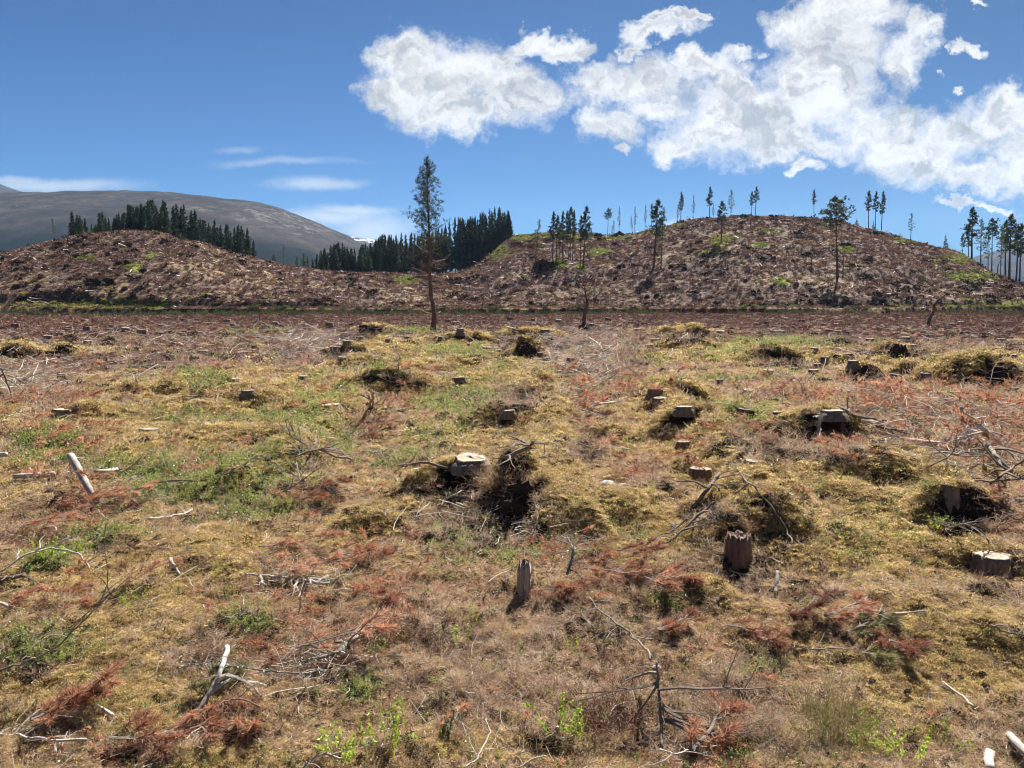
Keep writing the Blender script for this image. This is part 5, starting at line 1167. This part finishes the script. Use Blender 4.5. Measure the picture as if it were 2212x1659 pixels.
BOUGHS = [
 (560,1195,.1,.9,'needle',.10,'brightest rust red bough lying in thick rolls left of centre'),
 (600,1240,-.15,.9,'needle',.08,'rust red bough immediately below the brightest one'),
 (720,1215,.2,.6,'needle',.12,'rust red spray at the right end of the brightest boughs'),
 (640,1420,.15,.75,'needle',.10,'faded rust bough under the lichened branch at lower centre left'),
 (760,1300,-.3,.5,'darkbough',.15,'dark rust bough left of the rotting stump'),
 (1180,1215,-.1,.95,'fadedbough',.12,'half green half rust bough lying behind the rotting stump'),
 (1260,1245,-.25,1.0,'needle',.10,'long rust bough stretching right from the rotting stump'),
 (1300,1205,-.7,.7,'darkbough',.30,'raised rust bough with bare stem right of the rotting stump'),
 (1350,1262,-.1,.8,'darkbough',.06,'low rust bough lying toward the tall brown stump'),
 (1165,1290,-.6,.4,'needle',.05,'heap of rust needles fallen at the foot of the rotting stump'),
 (120,1100,.3,.9,'needle',.12,'rust bough lying over the foot of the propped log'),
 (200,1090,.0,.8,'needle',.15,'rust bough right of the propped log'),
 (40,1150,.2,1.0,'needle',.12,'wide rust bough near the left edge below the logs'),
 (20,1320,.1,.8,'needle',.12,'rust bough at the left edge above the cowberry patch'),
 (110,1560,.5,.5,'needle',.20,'fan of rust needles at the lower left, nearest the pale branch'),
 (70,1580,.9,.35,'needle',.15,'small rust fan at the bottom left corner'),
 (240,1620,.2,.7,'needle',.12,'rust bough at the bottom edge, left'),
 (420,1560,-.6,.6,'needle',.12,'drooping rust bough at the bottom, right of the pale straight branch'),
 (400,1510,.4,.4,'greenbough',.12,'small green and yellow pine spray over the lower end of the pale branch'),
 (1500,1650,.7,.55,'needle',.25,'thick rust fan of needles at the bottom edge right of centre'),
 (1420,1380,.2,.45,'needle',.10,'rust spray beside the knot of the upright stem'),
 (1700,1345,-.6,.5,'darkbough',.20,'dark rust bough standing up in the right foreground'),
 (1900,1400,-1.2,.55,'darkbough',.30,'drooping dark rust bough with shadow in the right foreground'),
 (1830,1385,.3,.5,'greenbough',.12,'green pine spray left of the drooping dark rust bough'),
 (1860,1430,-.5,.45,'greenbough',.12,'green pine spray below the drooping dark rust bough'),
 (1780,1350,.2,.5,'needle',.05,'flat rust spray above the green pine sprays'),
 (1570,1370,-.3,.5,'needle',.12,'rust spray in the cowberry patch right of centre'),
 (680,1060,-.9,.8,'darkbough',.35,'drooping dead bough with hanging rust needles by the green patch'),
 (640,1085,-.4,.7,'darkbough',.20,'lower dark rust bough by the green patch'),
 (1240,880,.5,1.1,'needle',.25,'rust red young top lying in the furrow between the two mossy ridges'),
 (1225,915,.0,1.0,'darkbough',.15,'darker rust bough below the young top in the furrow'),
 (1570,925,.2,.9,'needle',.12,'bright rust spray at the rim of the black peat pit'),
 (2170,1105,.2,.9,'needle',.20,'rust bough at the right edge below the brash tangle'),
 (2120,1090,.5,.6,'darkbough',.20,'dull red spray left of the rust bough at the right edge'),
 (60,870,.1,1.8,'needle',.10,'wide rust red bough in front of the brash at the left edge'),
 (110,810,.3,2.0,'darkbough',.20,'dark rust bough on top of the left hand brash'),
 (180,830,-.3,1.8,'darkbough',.15,'dark rust bough at the right end of the left hand brash'),
 (770,935,.3,1.0,'needle',.20,'dull rust spray right of the green patch on the ridge'),
]
for i, (px, py, a, L, mt, up, lb) in enumerate(BOUGHS): bough(px, py, a, L, lb, 1101 + i, mt, up)

# ------------------------------------------------------------------ root mounds, stones, cones, shoots and bushes
def lump(loc, r, h, seed, label, group, cat='root mound', name='root_mound', mat='peat', hairs=160):
    rng = rng_of(seed); nu, nv = 22, 12; a = np.linspace(0, 6.2832, nu, endpoint=False); V = []
    for j in range(nv):
        f = j / (nv - 1); el = f * math.pi / 2; rr = math.cos(el) ** .7; zz = math.sin(el)
        nn = fbm(np.cos(a) * 1.6 + seed, np.sin(a) * 1.6 + f * 3, seed, 4)
        V.append(np.stack([r * rr * (1 + nn * .8) * np.cos(a), r * .7 * rr * (1 + nn * .8) * np.sin(a), h * zz * (1 + nn * .6) - .12 * h], 1))
    VV = np.vstack(V); i = np.arange(nv - 1)[:, None] * nu; j = np.arange(nu)[None]; F = np.stack([i + j, i + (j + 1) % nu, i + nu + (j + 1) % nu, i + nu + j], -1).reshape(-1, 4)
    e = empty(name, loc, rng.uniform(-.5, .5)); link('earth', np_mesh('earth', VV, F, MAT[mat], False), e)
    mb = MB(); k = rng.integers(0, len(VV), hairs); base = VV[k]; d = unit(base / (r, r, h) + rng.normal(size=(hairs, 3)) * .7 + (0, 0, .2))
    mb.blades(base, d, rng.uniform(.12, .45, hairs) * r, .035 * r, rng, bend=.3); link('roots', mb.build('roots', MAT['browntwig']), e)
    return prop(e, label, cat, group)
LEFT_M = [(146,575),(90,597),(84,618),(37,618),(256,568),(275,567),(311,582),(269,623),(254,525),(280,528),(383,513),(234,550),(97,577),(38,600)]
for i, (px, py) in enumerate(LEFT_M):
    p = hit(px, py + 3); lump(p, p.y * .0044, p.y * .0044, 1201 + i, 'small dark root mound on the left hillside', 'small dark root mounds on the left hill')
p = hit(214, 615); lump(p, 1.9, 1.3, 1220, 'largest black root mound on the left hillside, below the hilltop', None)
RIGHT_M = [(1449,575),(1478,579),(1490,543),(1502,539),(1397,640),(1419,636),(1547,654),(1610,605),(1640,646),(1642,645),(1720,613),(1672,557),(1880,555),(1240,645),(1330,600),(1760,640),(1820,655),(1960,610),(1990,640)]
for i, (px, py) in enumerate(RIGHT_M):
    p = hit(px, py + 3); lump(p, p.y * .0038, p.y * .0036, 1231 + i, 'small dark root mound on the right hillside', 'small dark root mounds on the right hill')
p = hit(1172, 581); lump(p, 1.9, 1.7, 1260, 'black upturned root plate at the foot of the pine clump', None, 'root plate', 'root_plate')
p = hit(1337, 511); lump(p, 1.2, 1.3, 1261, 'dark root mound on the crest beside the pale slender pine', None)
p = hit(1141, 775); lump(p, .3, .45, 1262, 'upright dark root stump half capped with moss, between the plain and the ridge', None, 'root stump')
p = hit(792, 722); lump(p, .8, .5, 1263, 'dark root mound left of the lone pine, green on its back', None)
p = hit(1941, 772); lump(p, .4, .42, 1264, 'brown upright root mound above the two tall dark stumps', None)
p = hit(126, 768); lump(p, .5, .28, 1265, 'dark low root mound on the left plain', None)
p = hit(1262, 715); lump(p, .35, .5, 1266, 'small dark root mound in front of the reddish dead tree', None)
p = hit(1120, 1098); lump(p + Vector((0, .12, 0)), .30, .24, 1267, 'black earth face with hanging roots under the grassy mound', None, hairs=400)
def stone(px, py, r, seed, label):
    rng = rng_of(seed); p = hit(px, py); nu, nv = 18, 10; a = np.linspace(0, 6.2832, nu, endpoint=False); V = []
    for j in range(nv):
        el = -.8 + (math.pi / 2 + .8) * j / (nv - 1); nn = fbm(np.cos(a) * 1.1 + seed, np.sin(a) * 1.1 + j * .2, seed, 3)
        V.append(np.stack([r * math.cos(el) * (1 + nn * .25) * np.cos(a), r * .8 * math.cos(el) * (1 + nn * .25) * np.sin(a), r * .6 * math.sin(el) + r * .25 + nn * 0], 1))
    VV = np.vstack(V); i = np.arange(nv - 1)[:, None] * nu; j = np.arange(nu)[None]; F = np.stack([i + j, i + (j + 1) % nu, i + nu + (j + 1) % nu, i + nu + j], -1).reshape(-1, 4)
    o = link('stone', np_mesh('stone', VV, F, MAT['stone'], True)); o.location = p; prop(o, label, 'stone')
stone(1312, 1054, .10, 1301, 'round grey stone with a sunlit top in the hollow right of the grassy mound')
stone(1346, 1052, .05, 1302, 'little pale stone just right of the round grey one')
stone(1418, 1447, .03, 1304, 'small white stone by the upright dead stem')
def cone(px, py, seed, label, group, r=.014):
    rng = rng_of(seed); mb = MB(); p = hit(px, py); k = 90; t = rng.uniform(0, 1, k); a = rng.uniform(0, 6.283, k); rr = r * np.sin(np.pi * (t * .85 + .12)) * .8
    base = np.stack([(t - .5) * r * 2.6, rr * np.cos(a), rr * np.sin(a)], 1); d = unit(np.stack([np.full(k, .6), np.cos(a), np.sin(a)], 1)); mb.blades(base, d, r * .5, r * .45, rng, taper=.7)
    mb.tube([(-r * 1.3, 0, 0), (0, 0, 0), (r * 1.3, 0, 0)], [r * .4, r * .75, r * .2], 8)
    o = link('pine_cone', mb.build('pine_cone', MAT['cone'])); o.location = p + Vector((0, 0, r * .9)); o.rotation_euler = (0, rng.uniform(-.3, .3), rng.uniform(0, 6)); prop(o, label, 'pine cone', group)
for i, (px, py) in enumerate([(2129,1486),(2074,1468),(1850,1493),(2122,1461),(2037,1416),(1884,1478),(2040,1440),(1960,1500),(2150,1440),(1925,1215),(1010,1470)]):
    cone(px, py, 1310 + i, 'dark fallen pine cone on the moss of the foreground', 'pine cones on the foreground moss')
cone(1414, 1462, 1330, 'black pine cone clinging to the upright dead stem', None, .020)
def growth(name, px, py, sc_, mb, mat, label, cat, squash=1.0):
    p = hit(px, py); o = link(name, mb.build(name, MAT[mat])); o.location = p; o.scale = (sc_ * squash, sc_ * squash, sc_); prop(o, label, cat)
MAT['sprig'] = leafy('bright_sprig', [(0, (.12, .18, .02)), (.5, (.30, .40, .04)), (1, (.52, .62, .10))], .45, .5, 1.5, .5)
SH = [(842,1600,.24,'left, taller bright green blaeberry shoot at the bottom edge, left of centre'),(750,1640,.24,'bright green blaeberry shoot at the bottom edge, nearest the pale curved branch'),(1215,1590,.26,'tall bright green blaeberry shoot at the bottom right of centre'),(1930,1640,.22,'bright blaeberry shoot in front of the grey heather bush'),
 (1865,1600,.16,'small bright shoot between the heather bush and the bottom edge'),(2055,1620,.15,'small yellow green shoot at the bottom right'),(222,1535,.12,'single bright sprig below the short white stick'),(1000,1345,.14,'bright green sprig in the grey twigs, the highest of the centre'),(985,1390,.15,'bright green sprig just below the highest one of the centre'),
 (825,1410,.11,'small bright sprig among grey twigs left of centre'),(1060,1450,.09,'tiny bright sprig in the middle of the foreground'),(110,1215,.26,'dense bright green shoots under the bent grey branch'),(175,1200,.2,'bright green shoots right of the bent grey branch'),(480,1240,.13,'upright bright sprig left of the bright rust boughs'),
 (1235,1405,.10,'little bright sprig right of centre'),(1905,1405,.10,'little yellow sprig by the drooping dark bough'),(2015,1145,.2,'bright sprig before the dark hollow at the right'),(285,1320,.16,'bright green sprig above its own dark shade at the left')]
for i, (px, py, s_, lb) in enumerate(SH): growth('blaeberry_shoot', px, py, s_, p_blae(1400 + i, 7 if s_ < .2 else 11, 24, .095, 1.7), 'sprig', lb, 'shoot', .8)
growth('cowberry_sprig', 967, 1595, .16, p_blae(1430, 5, 26, .16, 2.2), 'ling', 'dark glossy cowberry sprig standing at the bottom left of centre', 'sprig', .55)
growth('heather_bush', 1790, 1600, .34, p_heath(1441, 120, .012), 'bush', 'feathery olive heather bush at the bottom right', 'heather bush', .7)
growth('heather_bush', 1600, 1570, .30, p_heath(1442, 90, .012), 'heath', 'grey brown heather bush left of the olive one', 'heather bush', .9)
growth('heather_bush', 1320, 1570, .30, p_heath(1443, 60, .012), 'darktwig', 'reddish twiggy bush right of the tall bright shoot', 'heather bush', .9)
growth('heather_bush', 880, 1370, .34, p_heath(1444, 40, .010), 'darktwig', 'thin reddish twigs standing among grey ones left of centre', 'heather bush', .8)
growth('grass_tussock', 1075, 1052, .24, p_heath(1445, 260, .007), 'straw', 'pale bristling grass tussock over the dark hollow', 'tussock', 1.1)

# ------------------------------------------------------------------ the air
def haze():
    m, k = new_mat('haze'); v = k.n.new('ShaderNodeVolumePrincipled'); v.inputs['Color'].default_value = (.42, .66, 1.0, 1); v.inputs['Density'].default_value = HAZE_D
    v.inputs['Anisotropy'].default_value = .3
    o = k.n.new('ShaderNodeOutputMaterial'); k.l.new(v.outputs[0], o.inputs['Volume'])
    x0, x1, y0, y1, z0, z1 = -4600, 4600, -1800, 5200, -150, 560
    V = [(x, y, z) for z in (z0, z1) for x, y in ((x0, y0), (x1, y0), (x1, y1), (x0, y1))]
    F = [(3, 2, 1, 0), (4, 5, 6, 7), (0, 1, 5, 4), (1, 2, 6, 5), (2, 3, 7, 6), (3, 0, 4, 7)]
    o = link('haze', np_mesh('haze', V, F, m)); prop(o, 'thin blue haze in the air towards the mountains', kind='stuff')
HAZE_D = 5.5e-5
haze()
